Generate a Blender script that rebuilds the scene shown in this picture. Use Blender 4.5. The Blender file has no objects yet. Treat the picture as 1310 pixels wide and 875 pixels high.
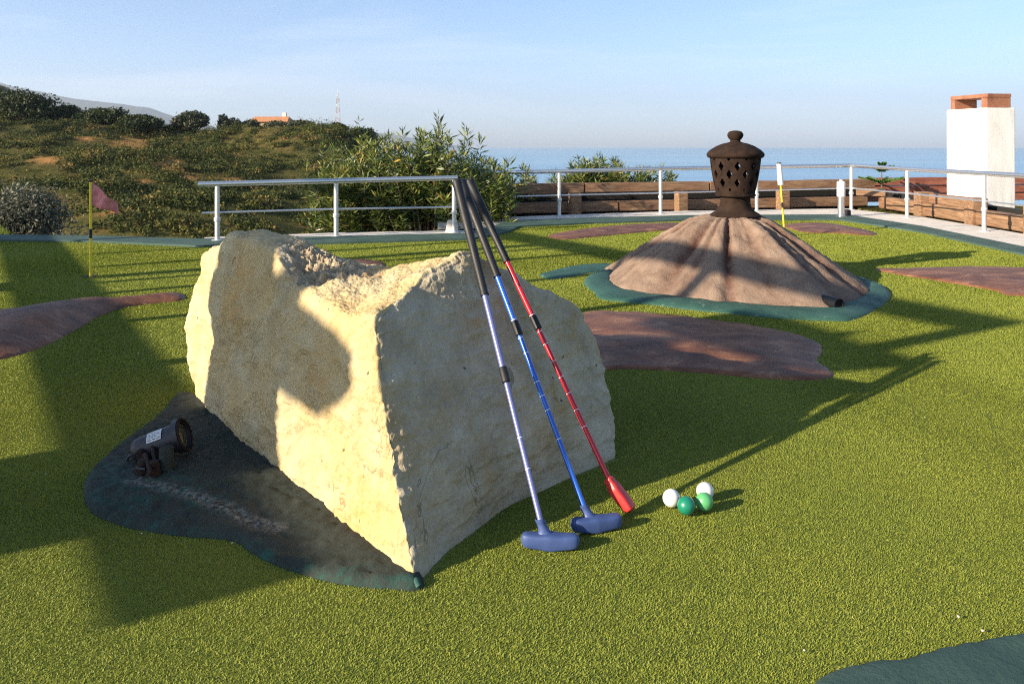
import bpy, bmesh, math, random
import numpy as np
from mathutils import Vector, Matrix, noise, geometry
random.seed(7); RNG = np.random.default_rng(11)
SC = bpy.context.scene
COL = SC.collection
H, F, CX, HY = 0.85, 1050.0, 655.0, 186.0      # eye height, focal length (px of a 1310 wide frame), principal column, eye-level row
R = math.radians

def P(px, py, y):            # point on the line of sight of a photo pixel, at depth y
    return Vector(((px-CX)*y/F, y, H-(py-HY)*y/F))
def G(px, py, z=0.0):        # the same on the level z
    y = (H-z)*F/(py-HY)
    return Vector(((px-CX)*y/F, y, z))

# ------------------------------------------------------------------ materials
def nd(nt, t, **kw):
    n = nt.nodes.new(t)
    for k, v in kw.items():
        if k in n.inputs: n.inputs[k].default_value = v
        else: setattr(n, k, v)
    return n
def newmat(name):
    m = bpy.data.materials.new(name); m.use_nodes = True
    nt = m.node_tree; b = nt.nodes['Principled BSDF']
    return m, nt, b
def noise_node(nt, scale, detail=4, rough=.55, vec=None, dist=0.0):
    n = nd(nt, 'ShaderNodeTexNoise'); n.inputs['Scale'].default_value = scale
    n.inputs['Detail'].default_value = detail; n.inputs['Roughness'].default_value = rough
    n.inputs['Distortion'].default_value = dist
    if vec is not None: nt.links.new(vec, n.inputs['Vector'])
    return n
def ramp(nt, fac, stops):
    r = nt.nodes.new('ShaderNodeValToRGB'); e = r.color_ramp.elements
    while len(e) < len(stops): e.new(.5)
    for el, (p, c) in zip(e, stops):
        el.position = p; el.color = (*c, 1) if len(c) == 3 else c
    nt.links.new(fac, r.inputs['Fac']); return r
def mix(nt, fac, a, b, mode='MIX'):
    m = nt.nodes.new('ShaderNodeMix'); m.data_type = 'RGBA'; m.blend_type = mode
    for v, s in ((fac, m.inputs[0]), (a, m.inputs[6]), (b, m.inputs[7])):
        if hasattr(v, 'type') and hasattr(v, 'node'): nt.links.new(v, s)
        elif isinstance(v, (int, float)): s.default_value = v
        else: s.default_value = (*v, 1)
    return m.outputs[2]
def bump(nt, b, h, strength=.3, dist=.01):
    n = nd(nt, 'ShaderNodeBump'); n.inputs['Strength'].default_value = strength; n.inputs['Distance'].default_value = dist
    nt.links.new(h, n.inputs['Height'])
    nt.links.new(n.outputs[0], b.inputs['Normal']); return n
def objco(nt, scale=(1, 1, 1)):
    t = nt.nodes.new('ShaderNodeTexCoord'); m = nt.nodes.new('ShaderNodeMapping')
    m.inputs['Scale'].default_value = scale
    nt.links.new(t.outputs['Object'], m.inputs['Vector']); return m.outputs[0]
def mottled(name, c1, c2, scale=20, rough=.8, bstr=.3, bdist=.004, bscale=60, metal=0, stretch=(1, 1, 1), c3=None, s3=4, t3=(.5, .65)):
    m, nt, b = newmat(name); v = objco(nt, stretch)
    n = noise_node(nt, scale, 6, .6, v)
    c = ramp(nt, n.outputs['Fac'], [(.35, c1), (.65, c2)]).outputs[0]
    if c3:
        n3 = noise_node(nt, s3, 5, .65, v, .4)
        f = ramp(nt, n3.outputs['Fac'], [(t3[0], (0, 0, 0)), (t3[1], (1, 1, 1))]).outputs[0]
        c = mix(nt, f, c, c3)
    nt.links.new(c, b.inputs['Base Color'])
    b.inputs['Roughness'].default_value = rough; b.inputs['Metallic'].default_value = metal
    if bstr: bump(nt, b, noise_node(nt, bscale, 6, .65, v).outputs['Fac'], bstr, bdist)
    return m

def mat_blades():
    m, nt, b = newmat('turf_fibre')
    a = nd(nt, 'ShaderNodeAttribute', attribute_name='shade')
    r = ramp(nt, a.outputs['Fac'], [(0, (.105, .138, .018)), (.3, (.200, .236, .027)), (.7, (.285, .305, .037)), (1, (.42, .40, .09))])
    g = noise_node(nt, 1.7, 6, .68, objco(nt), .6)
    c = mix(nt, ramp(nt, g.outputs['Fac'], [(.38, (0, 0, 0)), (.68, (.7, .7, .7))]).outputs[0], r.outputs[0], (.19, .23, .027))
    nt.links.new(c, b.inputs['Base Color'])
    b.inputs['Roughness'].default_value = .55; b.inputs['Specular IOR Level'].default_value = .25
    tr = nd(nt, 'ShaderNodeBsdfTranslucent'); nt.links.new(c, tr.inputs['Color'])
    mx = nd(nt, 'ShaderNodeMixShader'); mx.inputs[0].default_value = .3
    nt.links.new(b.outputs[0], mx.inputs[1]); nt.links.new(tr.outputs[0], mx.inputs[2])
    nt.links.new(mx.outputs[0], nt.nodes['Material Output'].inputs[0]); return m
def mat_leaf(name, stops, trans=.25, rough=.5, spec=.3):
    m, nt, b = newmat(name)
    a = nd(nt, 'ShaderNodeAttribute', attribute_name='shade')
    r = ramp(nt, a.outputs['Fac'], stops)
    nt.links.new(r.outputs[0], b.inputs['Base Color'])
    b.inputs['Roughness'].default_value = rough; b.inputs['Specular IOR Level'].default_value = spec
    tr = nd(nt, 'ShaderNodeBsdfTranslucent'); nt.links.new(r.outputs[0], tr.inputs['Color'])
    mx = nd(nt, 'ShaderNodeMixShader'); mx.inputs[0].default_value = trans
    nt.links.new(b.outputs[0], mx.inputs[1]); nt.links.new(tr.outputs[0], mx.inputs[2])
    nt.links.new(mx.outputs[0], nt.nodes['Material Output'].inputs[0]); return m
def mat_rock():
    m, nt, b = newmat('limestone'); v = objco(nt)
    big = noise_node(nt, 2.6, 6, .6, v, .5); mid = noise_node(nt, 9, 8, .65, v, .3); fine = noise_node(nt, 70, 6, .7, v)
    c = ramp(nt, mid.outputs['Fac'], [(.28, (.36, .272, .148)), (.5, (.485, .39, .225)), (.72, (.57, .48, .31))]).outputs[0]
    och = ramp(nt, big.outputs['Fac'], [(.42, (0, 0, 0)), (.62, (.85, .85, .85))]).outputs[0]
    c = mix(nt, och, c, (.52, .36, .15))
    # iron stains
    st = noise_node(nt, 5.5, 6, .7, objco(nt, (1, 1, .7)), .8)
    c = mix(nt, ramp(nt, st.outputs['Fac'], [(.60, (0, 0, 0)), (.72, (.6, .6, .6))]).outputs[0], c, (.42, .25, .09))
    # grey split side (attribute grey), colour warmed to offset the blue shade on it
    a = nd(nt, 'ShaderNodeAttribute', attribute_name='grey')
    gcol = ramp(nt, mid.outputs['Fac'], [(.3, (.315, .255, .165)), (.5, (.43, .365, .255)), (.7, (.54, .475, .35))]).outputs[0]
    gcol = mix(nt, ramp(nt, st.outputs['Fac'], [(.50, (0, 0, 0)), (.68, (.8, .8, .8))]).outputs[0], gcol, (.40, .28, .13))
    c = mix(nt, a.outputs['Fac'], c, gcol)
    a2 = nd(nt, 'ShaderNodeAttribute', attribute_name='rubble')
    c = mix(nt, a2.outputs['Fac'], c, ramp(nt, noise_node(nt, 30, 5, .7, v).outputs['Fac'], [(.35, (.22, .16, .10)), (.6, (.46, .37, .24)), (.75, (.62, .52, .36))]).outputs[0])
    a3 = nd(nt, 'ShaderNodeAttribute', attribute_name='iron'); im = nd(nt, 'ShaderNodeMath', operation='MULTIPLY'); nt.links.new(a3.outputs['Fac'], im.inputs[0])
    nt.links.new(ramp(nt, noise_node(nt, 20, 6, .7, v, .4).outputs['Fac'], [(.42, (0, 0, 0)), (.62, (.7, .7, .7))]).outputs[0], im.inputs[1])
    c = mix(nt, im.outputs[0], c, (.50, .24, .06))
    # white lichen / scratch marks and black pits
    sc = noise_node(nt, 14, 5, .75, objco(nt, (1, 1, .35)), .6)
    c = mix(nt, ramp(nt, sc.outputs['Fac'], [(.66, (0, 0, 0)), (.74, (.55, .55, .55))]).outputs[0], c, (.62, .58, .48))
    c = mix(nt, ramp(nt, fine.outputs['Fac'], [(.28, (.5, .5, .5)), (.40, (0, 0, 0))]).outputs[0], c, (.17, .14, .10))
    cr = noise_node(nt, 3.2, 4, .55, objco(nt, (1, 1, .6)), .9); crm = nd(nt, 'ShaderNodeMath', operation='COMPARE'); crm.inputs[1].default_value = .5; crm.inputs[2].default_value = .0035
    nt.links.new(cr.outputs['Fac'], crm.inputs[0]); cm2 = nd(nt, 'ShaderNodeMath', operation='MULTIPLY'); nt.links.new(crm.outputs[0], cm2.inputs[0])
    nt.links.new(ramp(nt, noise_node(nt, 4, 3, .5, v).outputs['Fac'], [(.50, (0, 0, 0)), (.58, (.55, .55, .55))]).outputs[0], cm2.inputs[1])
    c = mix(nt, cm2.outputs[0], c, (.14, .10, .06))
    vo = nd(nt, 'ShaderNodeTexVoronoi'); vo.inputs['Scale'].default_value = 11; nt.links.new(v, vo.inputs['Vector'])
    c = mix(nt, ramp(nt, vo.outputs['Distance'], [(.035, (.8, .8, .8)), (.06, (0, 0, 0))]).outputs[0], c, (.06, .05, .04))
    nt.links.new(c, b.inputs['Base Color']); b.inputs['Roughness'].default_value = .92; b.inputs['Specular IOR Level'].default_value = .2
    vf = noise_node(nt, 190, 4, .7, v); ma = nd(nt, 'ShaderNodeMath', operation='MULTIPLY_ADD'); ma.inputs[1].default_value = .22
    nt.links.new(vf.outputs['Fac'], ma.inputs[0])
    ad = nd(nt, 'ShaderNodeMath', operation='ADD'); mu = nd(nt, 'ShaderNodeMath', operation='MULTIPLY'); mu.inputs[1].default_value = .45
    nt.links.new(fine.outputs['Fac'], mu.inputs[0]); nt.links.new(mid.outputs['Fac'], ad.inputs[0]); nt.links.new(mu.outputs[0], ad.inputs[1])
    nt.links.new(ad.outputs[0], ma.inputs[2])
    bump(nt, b, ma.outputs[0], .75, .012); return m
def mat_paintconc(name, dark, light, worn, thr=(.62, .70), rough=.75, wscale=6, stretch=(1, 1, 1), bs=85, bd=.006):
    m, nt, b = newmat(name); v = objco(nt, stretch)
    n = noise_node(nt, 5, 7, .65, v, .4); w = noise_node(nt, wscale, 8, .75, v, .8)
    c = ramp(nt, n.outputs['Fac'], [(.32, dark), (.68, light)]).outputs[0]
    c = mix(nt, ramp(nt, w.outputs['Fac'], [(thr[0], (0, 0, 0)), (thr[1], (.9, .9, .9))]).outputs[0], c, worn)
    nt.links.new(c, b.inputs['Base Color']); b.inputs['Roughness'].default_value = rough; b.inputs['Specular IOR Level'].default_value = .2
    bump(nt, b, noise_node(nt, bs, 6, .7, objco(nt)).outputs['Fac'], .6, bd); return m
def mat_wood():
    m, nt, b = newmat('weathered_sleeper'); v = objco(nt, (1.2, 14, 14))
    n = noise_node(nt, 3, 7, .65, v, .5); n2 = noise_node(nt, 2.5, 5, .6, objco(nt))
    c = ramp(nt, n.outputs['Fac'], [(.28, (.06, .034, .020)), (.45, (.19, .105, .055)), (.62, (.30, .18, .10)), (.8, (.44, .31, .20))]).outputs[0]
    c = mix(nt, ramp(nt, n2.outputs['Fac'], [(.5, (0, 0, 0)), (.7, (.6, .6, .6))]).outputs[0], c, (.20, .085, .045))
    nt.links.new(c, b.inputs['Base Color']); b.inputs['Roughness'].default_value = .8
    bump(nt, b, n.outputs['Fac'], .5, .01); return m
def plain(name, c, rough=.5, metal=0, spec=.5, coat=0, var=.0, vs=30):
    m, nt, b = newmat(name)
    b.inputs['Roughness'].default_value = rough; b.inputs['Metallic'].default_value = metal; b.inputs['Specular IOR Level'].default_value = spec
    b.inputs['Coat Weight'].default_value = coat
    n = noise_node(nt, vs, 5, .65, objco(nt))
    k = 1-var
    nt.links.new(ramp(nt, n.outputs['Fac'], [(.3, tuple(x*k for x in c)), (.7, c)]).outputs[0], b.inputs['Base Color'])
    rr = ramp(nt, n.outputs['Fac'], [(.3, (rough*.85,)*3), (.7, (min(1, rough*1.15),)*3)])
    nt.links.new(rr.outputs[0], b.inputs['Roughness']); return m

M = {}
M['blade'] = mat_blades()
M['turf'] = mottled('turf_backing', (.10, .125, .018), (.17, .20, .026), 220, .9, .6, .006, 300)
M['rock'] = mat_rock()
M['pad'] = mat_paintconc('dark_painted_concrete', (.022, .030, .026), (.045, .053, .045), (.30, .29, .26), (.70, .78), .85, 6)
M['pad_green'] = mat_paintconc('dark_green_painted_concrete', (.030, .065, .055), (.055, .095, .080), (.16, .22, .19), (.66, .74), .7, 12)
M['teal'] = mat_paintconc('teal_painted_concrete', (.024, .068, .052), (.050, .122, .092), (.22, .30, .25), (.58, .70), .6, 9)
M['strip'] = mat_paintconc('green_painted_edging', (.040, .075, .062), (.070, .115, .095), (.30, .33, .28), (.64, .74), .75, 8)
M['brown'] = mat_paintconc('brown_painted_concrete', (.085, .034, .020), (.240, .104, .054), (.37, .20, .115), (.54, .68), .5, 5.5, (1, 1.8, 1))
M['cone'] = mat_paintconc('sandy_brown_render', (.185, .124, .090), (.285, .205, .150), (.13, .065, .045), (.58, .70), .95, 3.2, (2.0, 2.0, .5), 70, .012)
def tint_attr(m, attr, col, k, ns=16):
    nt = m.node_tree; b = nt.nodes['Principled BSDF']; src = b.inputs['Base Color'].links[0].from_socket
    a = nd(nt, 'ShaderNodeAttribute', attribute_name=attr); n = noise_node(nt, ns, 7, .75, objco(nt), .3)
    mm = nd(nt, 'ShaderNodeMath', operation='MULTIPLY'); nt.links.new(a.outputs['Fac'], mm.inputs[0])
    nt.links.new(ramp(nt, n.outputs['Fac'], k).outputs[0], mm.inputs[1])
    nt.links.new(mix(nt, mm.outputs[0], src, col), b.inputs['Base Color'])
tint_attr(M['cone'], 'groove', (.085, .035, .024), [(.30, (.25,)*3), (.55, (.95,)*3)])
tint_attr(M['pad'], 'tealed', (.020, .085, .065), [(.46, (.0,)*3), (.64, (.75,)*3)], 22)
tint_attr(M['pad'], 'flaked', (.36, .35, .32), [(.44, (.0,)*3), (.66, (.7,)*3)], 75)
M['kerb'] = mottled('pale_concrete', (.54, .485, .42), (.68, .62, .55), 6, .9, .3, .004, 60, c3=(.36, .33, .29), s3=3, t3=(.58, .7))
M['wood'] = mat_wood()
M['steel'] = plain('brushed_steel', (.72, .72, .72), .28, .9, .5, 0, .08)
M['galv'] = plain('pale_galvanised_steel', (.66, .66, .64), .42, .55, .5, 0, .12)
M['white'] = plain('white_plastic', (.78, .77, .74), .45, 0, .5, 0, .05)
M['render_w'] = mottled('white_wall_render', (.64, .62, .585), (.74, .725, .69), 5, .9, .5, .004, 60, stretch=(2.5, 2.5, .5), c3=(.56, .53, .47), s3=4, t3=(.58, .74))
M['clay'] = mottled('red_clay', (.24, .095, .052), (.33, .145, .082), 14, .85, .3, .004, 60, c3=(.16, .06, .035), s3=5, t3=(.55, .7))
M['rust'] = mottled('red_brown_board', (.20, .060, .035), (.34, .12, .07), 5, .8, .3, .004, 40, stretch=(1, 6, 6))
M['terra'] = mottled('dark_terracotta', (.018, .011, .008), (.036, .021, .015), 22, .85, .35, .003, 120, c3=(.065, .036, .024), s3=6, t3=(.6, .75))
M['terra'].node_tree.nodes['Principled BSDF'].inputs['Specular IOR Level'].default_value = .12
M['black'] = plain('black_rubber', (.014, .014, .016), .55, 0, .4, 0, .3)
M['bluehead'] = plain('slate_blue_rubber', (.050, .085, .225), .5, 0, .4, 0, .2)
M['redhead'] = plain('red_rubber', (.60, .035, .030), .42, 0, .5, 0, .1)
M['silver'] = plain('lavender_anodised_shaft', (.16, .175, .37), .38, .2, .5, .2, .05)
M['bluesh'] = plain('blue_painted_shaft', (.025, .12, .52), .3, .15, .5, .4, .05)
M['redsh'] = plain('red_painted_shaft', (.52, .012, .022), .28, .1, .5, .4, .05)
M['mark'] = plain('pale_scale_mark', (.72, .72, .72), .5)
M['ballw'] = plain('scuffed_white_ball', (.78, .77, .72), .4, 0, .5, .1, .14, 90)
M['ballg'] = plain('deep_green_ball', (.010, .20, .115), .35, 0, .5, .2, .15, 90)
M['balll'] = plain('light_green_ball', (.105, .40, .15), .4, 0, .5, .1, .2, 90)
M['yellow'] = plain('yellow_pole_paint', (.78, .60, .035), .45, 0, .5, 0, .1)
M['pink'] = mottled('faded_pink_cloth', (.52, .15, .15), (.68, .28, .27), 30, .9, .2, .002, 200)
M['lamp'] = plain('black_lamp_housing', (.022, .022, .030), .5, 0, .5, 0, .25)
M['glass'] = plain('dusty_lamp_glass', (.10, .095, .06), .15, 0, .6, .3, .3)
M['label'] = plain('printed_paper_label', (.62, .62, .62), .6, 0, .4, 0, .25, 160)
M['rusty'] = plain('rusty_bracket', (.030, .016, .012), .8, 0, .3, 0, .5, 90)
M['bark'] = mottled('bark', (.07, .05, .035), (.15, .11, .08), 20, .9, .5, .01, 40)
M['olean'] = mat_leaf('oleander_leaf', [(0, (.025, .050, .014)), (.4, (.075, .115, .024)), (.7, (.18, .205, .045)), (.92, (.33, .30, .075)), (1, (.36, .15, .03))], .25, .42, .45)
M['tree'] = mat_leaf('evergreen_leaf', [(0, (.014, .024, .008)), (.6, (.042, .060, .014)), (1, (.10, .11, .03))], .15, .6)
M['olive'] = mat_leaf('olive_leaf', [(0, (.030, .038, .020)), (.6, (.070, .080, .042)), (1, (.14, .15, .085))], .15, .6)
M['scrub'] = mat_leaf('scrub_leaf', [(0, (.018, .028, .009)), (.35, (.066, .080, .018)), (.6, (.155, .14, .034)), (.82, (.28, .185, .06)), (1, (.34, .17, .06))], .15, .7, .15)
M['greybush'] = mat_leaf('grey_leaf', [(0, (.045, .052, .038)), (.6, (.14, .145, .10)), (1, (.33, .31, .22))], .2, .6)
M['grass'] = mat_leaf('verge_grass', [(0, (.06, .10, .01)), (.6, (.15, .20, .02)), (1, (.27, .29, .04))], .35, .6)
M['fern'] = mat_leaf('fresh_needles', [(0, (.025, .07, .015)), (.6, (.06, .15, .03)), (1, (.13, .24, .06))], .25, .5)
M['pebble'] = plain('pale_pebble', (.60, .52, .44), .8, 0, .3, 0, .4, 200)
M['mastred'] = plain('faded_mast_paint', (.42, .30, .28), .6)
M['dark'] = plain('painted_shade', (.01, .009, .008), .9)  # near-black colour standing for shade in holes and sleeper gaps
def mat_hill():
    m, nt, b = newmat('scrub_hillside'); v = objco(nt)
    n = noise_node(nt, .35, 8, .7, v, .6); n2 = noise_node(nt, .06, 5, .6, v, .5)
    c = ramp(nt, n.outputs['Fac'], [(.30, (.045, .050, .016)), (.5, (.095, .088, .030)), (.68, (.18, .12, .048))]).outputs[0]
    c = mix(nt, ramp(nt, n2.outputs['Fac'], [(.60, (0, 0, 0)), (.68, (.9, .9, .9))]).outputs[0], c, (.42, .20, .075))
    nt.links.new(c, b.inputs['Base Color']); b.inputs['Roughness'].default_value = 1; b.inputs['Specular IOR Level'].default_value = 0
    bump(nt, b, n.outputs['Fac'], .8, .6); return m
M['hill'] = mat_hill()
tint_attr(M['hill'], 'bare', (.46, .23, .085), [(.30, (.6,)*3), (.55, (1.0,)*3)], .5)
M['mountain'] = mottled('distant_mountain', (.020, .030, .022), (.05, .055, .04), .004, 1, 0)
def mat_sea():
    m, nt, b = newmat('sea_water'); v = objco(nt, (.0006, .0035, 1))
    n = noise_node(nt, 1.0, 5, .6, v, .6)
    c = ramp(nt, n.outputs['Fac'], [(.38, (.17, .31, .44)), (.62, (.29, .45, .57))]).outputs[0]
    nt.links.new(c, b.inputs['Base Color'])
    rr = ramp(nt, n.outputs['Fac'], [(.4, (.28,)*3), (.65, (.42,)*3)]); nt.links.new(rr.outputs[0], b.inputs['Roughness'])
    b.inputs['IOR'].default_value = 1.33
    w = noise_node(nt, .25, 5, .6, objco(nt)); bump(nt, b, w.outputs['Fac'], .5, 1.0); return m
M['sea'] = mat_sea()

# ------------------------------------------------------------------ mesh helpers
class MB:
    def __init__(s): s.v = []; s.f = []
    def add(s, vs, fs):
        o = len(s.v); s.v += [tuple(v) for v in vs]; s.f += [tuple(i+o for i in f) for f in fs]; return s
    def box(s, c, hx, hy, hz, ax=None):
        ax = ax or (Vector((1, 0, 0)), Vector((0, 1, 0)), Vector((0, 0, 1))); c = Vector(c); vs = []
        for k in (-1, 1):
            for j in (-1, 1):
                for i in (-1, 1): vs.append(c+ax[0]*hx*i+ax[1]*hy*j+ax[2]*hz*k)
        return s.add(vs, [(0, 2, 3, 1), (4, 5, 7, 6), (0, 1, 5, 4), (2, 6, 7, 3), (0, 4, 6, 2), (1, 3, 7, 5)])
    def tube(s, pts, rad, n=12, caps=True):
        pts = [Vector(p) for p in pts]; rad = rad if isinstance(rad, (list, tuple)) else [rad]*len(pts)
        vs = []; fs = []; up = None
        for i, p in enumerate(pts):
            d = (pts[min(i+1, len(pts)-1)]-pts[max(i-1, 0)])
            d = d.normalized() if d.length > 1e-9 else Vector((0, 0, 1))
            if up is None: up = Vector((0, 0, 1)) if abs(d.z) < .9 else Vector((1, 0, 0))
            a = d.cross(up).normalized(); b = a.cross(d).normalized(); up = b
            for k in range(n):
                t = 2*math.pi*k/n; vs.append(p+(a*math.cos(t)+b*math.sin(t))*rad[i])
        for i in range(len(pts)-1):
            for k in range(n): fs.append((i*n+k, i*n+(k+1) % n, (i+1)*n+(k+1) % n, (i+1)*n+k))
        if caps: fs.append(tuple(range(n))[::-1]); fs.append(tuple((len(pts)-1)*n+k for k in range(n)))
        return s.add(vs, fs)
    def lathe(s, c, prof, n=48, axis=None):
        # prof: (radius, height) pairs
        c = Vector(c); d = (axis or Vector((0, 0, 1))).normalized()
        a = d.orthogonal().normalized(); b = d.cross(a); vs = []; fs = []
        for r, h in prof:
            for k in range(n):
                t = 2*math.pi*k/n; vs.append(c+d*h+(a*math.cos(t)+b*math.sin(t))*max(r, 1e-5))
        for i in range(len(prof)-1):
            for k in range(n): fs.append((i*n+k, i*n+(k+1) % n, (i+1)*n+(k+1) % n, (i+1)*n+k))
        return s.add(vs, fs)
def link(name, me, mats, parent=None, origin=None, smooth=False):
    o = bpy.data.objects.new(name, me); COL.objects.link(o)
    for m in (mats if isinstance(mats, (list, tuple)) else [mats]): me.materials.append(m)
    if parent: o.parent = parent
    elif origin is not None: o.location = origin
    if smooth: me.polygons.foreach_set('use_smooth', [True]*len(me.polygons))
    return o
def base_of(parent, origin):
    if parent is None: return Vector(origin) if origin is not None else Vector((0, 0, 0))
    b = Vector(parent.location)
    return b if parent.parent is None else b+Vector(parent.parent.location)
def build(name, mb, mat, parent=None, origin=None, smooth=False, bevel=0, bseg=2, autosmooth=True):
    b = base_of(parent, origin)
    me = bpy.data.meshes.new(name)
    me.from_pydata([Vector(v)-b for v in mb.v], [], mb.f); me.update()
    bm = bmesh.new(); bm.from_mesh(me)
    bmesh.ops.recalc_face_normals(bm, faces=bm.faces)
    if bevel: bmesh.ops.bevel(bm, geom=list(bm.edges), offset=bevel, segments=bseg, affect='EDGES', profile=.6, clamp_overlap=True)
    bm.to_mesh(me); bm.free()
    o = link(name, me, mat, parent, b if parent is None else None, smooth)
    if smooth and autosmooth: me.set_sharp_from_angle(angle=R(40))
    return o
def tag(o, label, cat, group=None, kind=None):
    o['label'] = label; o['category'] = cat
    if group: o['group'] = group
    if kind: o['kind'] = kind
    return o
def thing(name, label, cat, loc=(0, 0, 0), group=None):
    o = bpy.data.objects.new(name, None); COL.objects.link(o); o.location = loc; o.empty_display_size = .1
    return tag(o, label, cat, group)
def structure(o, label=None):
    o['kind'] = 'structure'
    if label: o['label'] = label
    return o
def smooth_loop(pts, per=8):
    n = len(pts); out = []
    for i in range(n):
        p0, p1, p2, p3 = (Vector(pts[(i+k-1) % n]) for k in range(4))
        for s in range(per):
            t = s/per
            out.append(.5*((2*p1)+(p2-p0)*t+(2*p0-5*p1+4*p2-p3)*t*t+(3*p1-p0-3*p2+p3)*t**3))
    return out
def inpoly(x, y, poly):
    px = np.array([p[0] for p in poly]); py = np.array([p[1] for p in poly])
    ins = np.zeros(x.shape, bool); j = len(px)-1
    for i in range(len(px)):
        c = ((py[i] > y) != (py[j] > y)) & (x < (px[j]-px[i])*(y-py[i])/(py[j]-py[i]+1e-12)+px[i])
        ins ^= c; j = i
    return ins
def edge_dist(x, y, poly):
    d = np.full(x.shape, 1e9)
    for i in range(len(poly)):
        ax, ay = poly[i-1][0], poly[i-1][1]; bx, by = poly[i][0], poly[i][1]
        dx, dy = bx-ax, by-ay; L = dx*dx+dy*dy+1e-12
        t = np.clip(((x-ax)*dx+(y-ay)*dy)/L, 0, 1)
        d = np.minimum(d, np.hypot(x-ax-t*dx, y-ay-t*dy))
    return d
def slab_mesh(outline, h, edge, dome=0.0, dome_w=.3, step=.02, rough=.0015, rscale=25, bumps=()):
    """a cast slab: outline on the ground, rounded rim of width edge, optional dome"""
    pts = [Vector((p[0], p[1])) for p in outline]
    xs = np.array([p.x for p in pts]); ys = np.array([p.y for p in pts])
    gx, gy = np.meshgrid(np.arange(xs.min(), xs.max(), step), np.arange(ys.min(), ys.max(), step))
    gx = gx.ravel()+RNG.uniform(-.2, .2, gx.size)*step; gy = gy.ravel()+RNG.uniform(-.2, .2, gy.size)*step
    keep = inpoly(gx, gy, pts); gx, gy = gx[keep], gy[keep]
    d = edge_dist(gx, gy, pts); keep = d > step*.45; gx, gy = gx[keep], gy[keep]
    allp = pts+[Vector((a, b)) for a, b in zip(gx, gy)]
    n0 = len(pts)
    res = geometry.delaunay_2d_cdt(allp, [(i, (i+1) % n0) for i in range(n0)], [], 1, 1e-6)
    v2, fs = res[0], [tuple(f) for f in res[2]]
    X = np.array([v.x for v in v2]); Y = np.array([v.y for v in v2]); D = edge_dist(X, Y, pts); D[D < 1e-4] = 0
    t = np.clip(D/edge, 0, 1); Z = h*np.sqrt(1-(1-t)**2)
    if dome: s = np.clip(D/dome_w, 0, 1); Z += dome*(s*s*(3-2*s))
    for bx, by, br, bh in bumps: Z += bh*np.exp(-((X-bx)**2+(Y-by)**2)/br**2)*np.clip(D/edge, 0, 1)
    for i in range(len(X)):
        if D[i] > 0: Z[i] += rough*2*noise.fractal(Vector((X[i]*rscale, Y[i]*rscale, 3.1)), 1, 2, 4)
        else: Z[i] = .001
    mb = MB(); mb.v = list(zip(X, Y, Z)); mb.f = fs
    o = len(mb.v)        # skirt into the ground
    loop = list(range(n0))
    idx = {}
    for i in range(len(X)):
        if D[i] == 0: idx[(round(X[i], 4), round(Y[i], 4))] = i
    ring = [idx.get((round(p.x, 4), round(p.y, 4))) for p in pts]
    ring = [r for r in ring if r is not None]
    for r in ring: mb.v.append((X[r], Y[r], -.03))
    n = len(ring)
    for k in range(n): mb.f.append((ring[k], ring[(k+1) % n], o+(k+1) % n, o+k))
    return mb
def Gp(lst): return [G(*p) for p in lst]
def leaf_mesh(C, U, V, shade):
    """quads centred at C with half-axes U, V (numpy n x 3)"""
    n = len(C); vs = np.empty((n, 4, 3), np.float32)
    vs[:, 0] = C-U; vs[:, 1] = C-V; vs[:, 2] = C+U; vs[:, 3] = C+V
    me = bpy.data.meshes.new('leaves')
    me.vertices.add(n*4); me.vertices.foreach_set('co', vs.ravel())
    me.loops.add(n*4); me.loops.foreach_set('vertex_index', np.arange(n*4, dtype=np.int32))
    me.polygons.add(n); me.polygons.foreach_set('loop_start', np.arange(0, n*4, 4, dtype=np.int32))
    me.update(calc_edges=True)
    a = me.attributes.new('shade', 'FLOAT', 'FACE'); a.data.foreach_set('value', shade.astype(np.float32))
    return me
def rdir(n):
    v = RNG.normal(size=(n, 3)); return v/np.linalg.norm(v, axis=1)[:, None]
def cloud(blobs, size, asp=.5, flat=0.0, shell=.55):
    """leaf clumps spread through ellipsoid blobs: (centre, radii, count)"""
    Cs, Ss = [], []
    for c, r, n in blobs:
        d = rdir(n); rad = RNG.uniform(shell, 1.0, n)**.7
        lump = np.array([noise.noise(Vector(q)*2.2+Vector(c)) for q in d])*.35+1
        Cs.append(np.array(c)+d*np.array(r)*(rad*lump)[:, None])
        Ss.append(np.clip(RNG.normal(.45, .22, n)+RNG.normal(0, .12), 0, 1))
    C = np.concatenate(Cs); S = np.concatenate(Ss); n = len(C)
    U = rdir(n); U[:, 2] *= (1-flat); U /= np.linalg.norm(U, axis=1)[:, None]
    W = rdir(n); V = np.cross(U, W); V /= np.linalg.norm(V, axis=1)[:, None]+1e-9
    s = size*RNG.uniform(.6, 1.4, n)
    return C, U*s[:, None], V*(s*asp)[:, None], S

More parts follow.
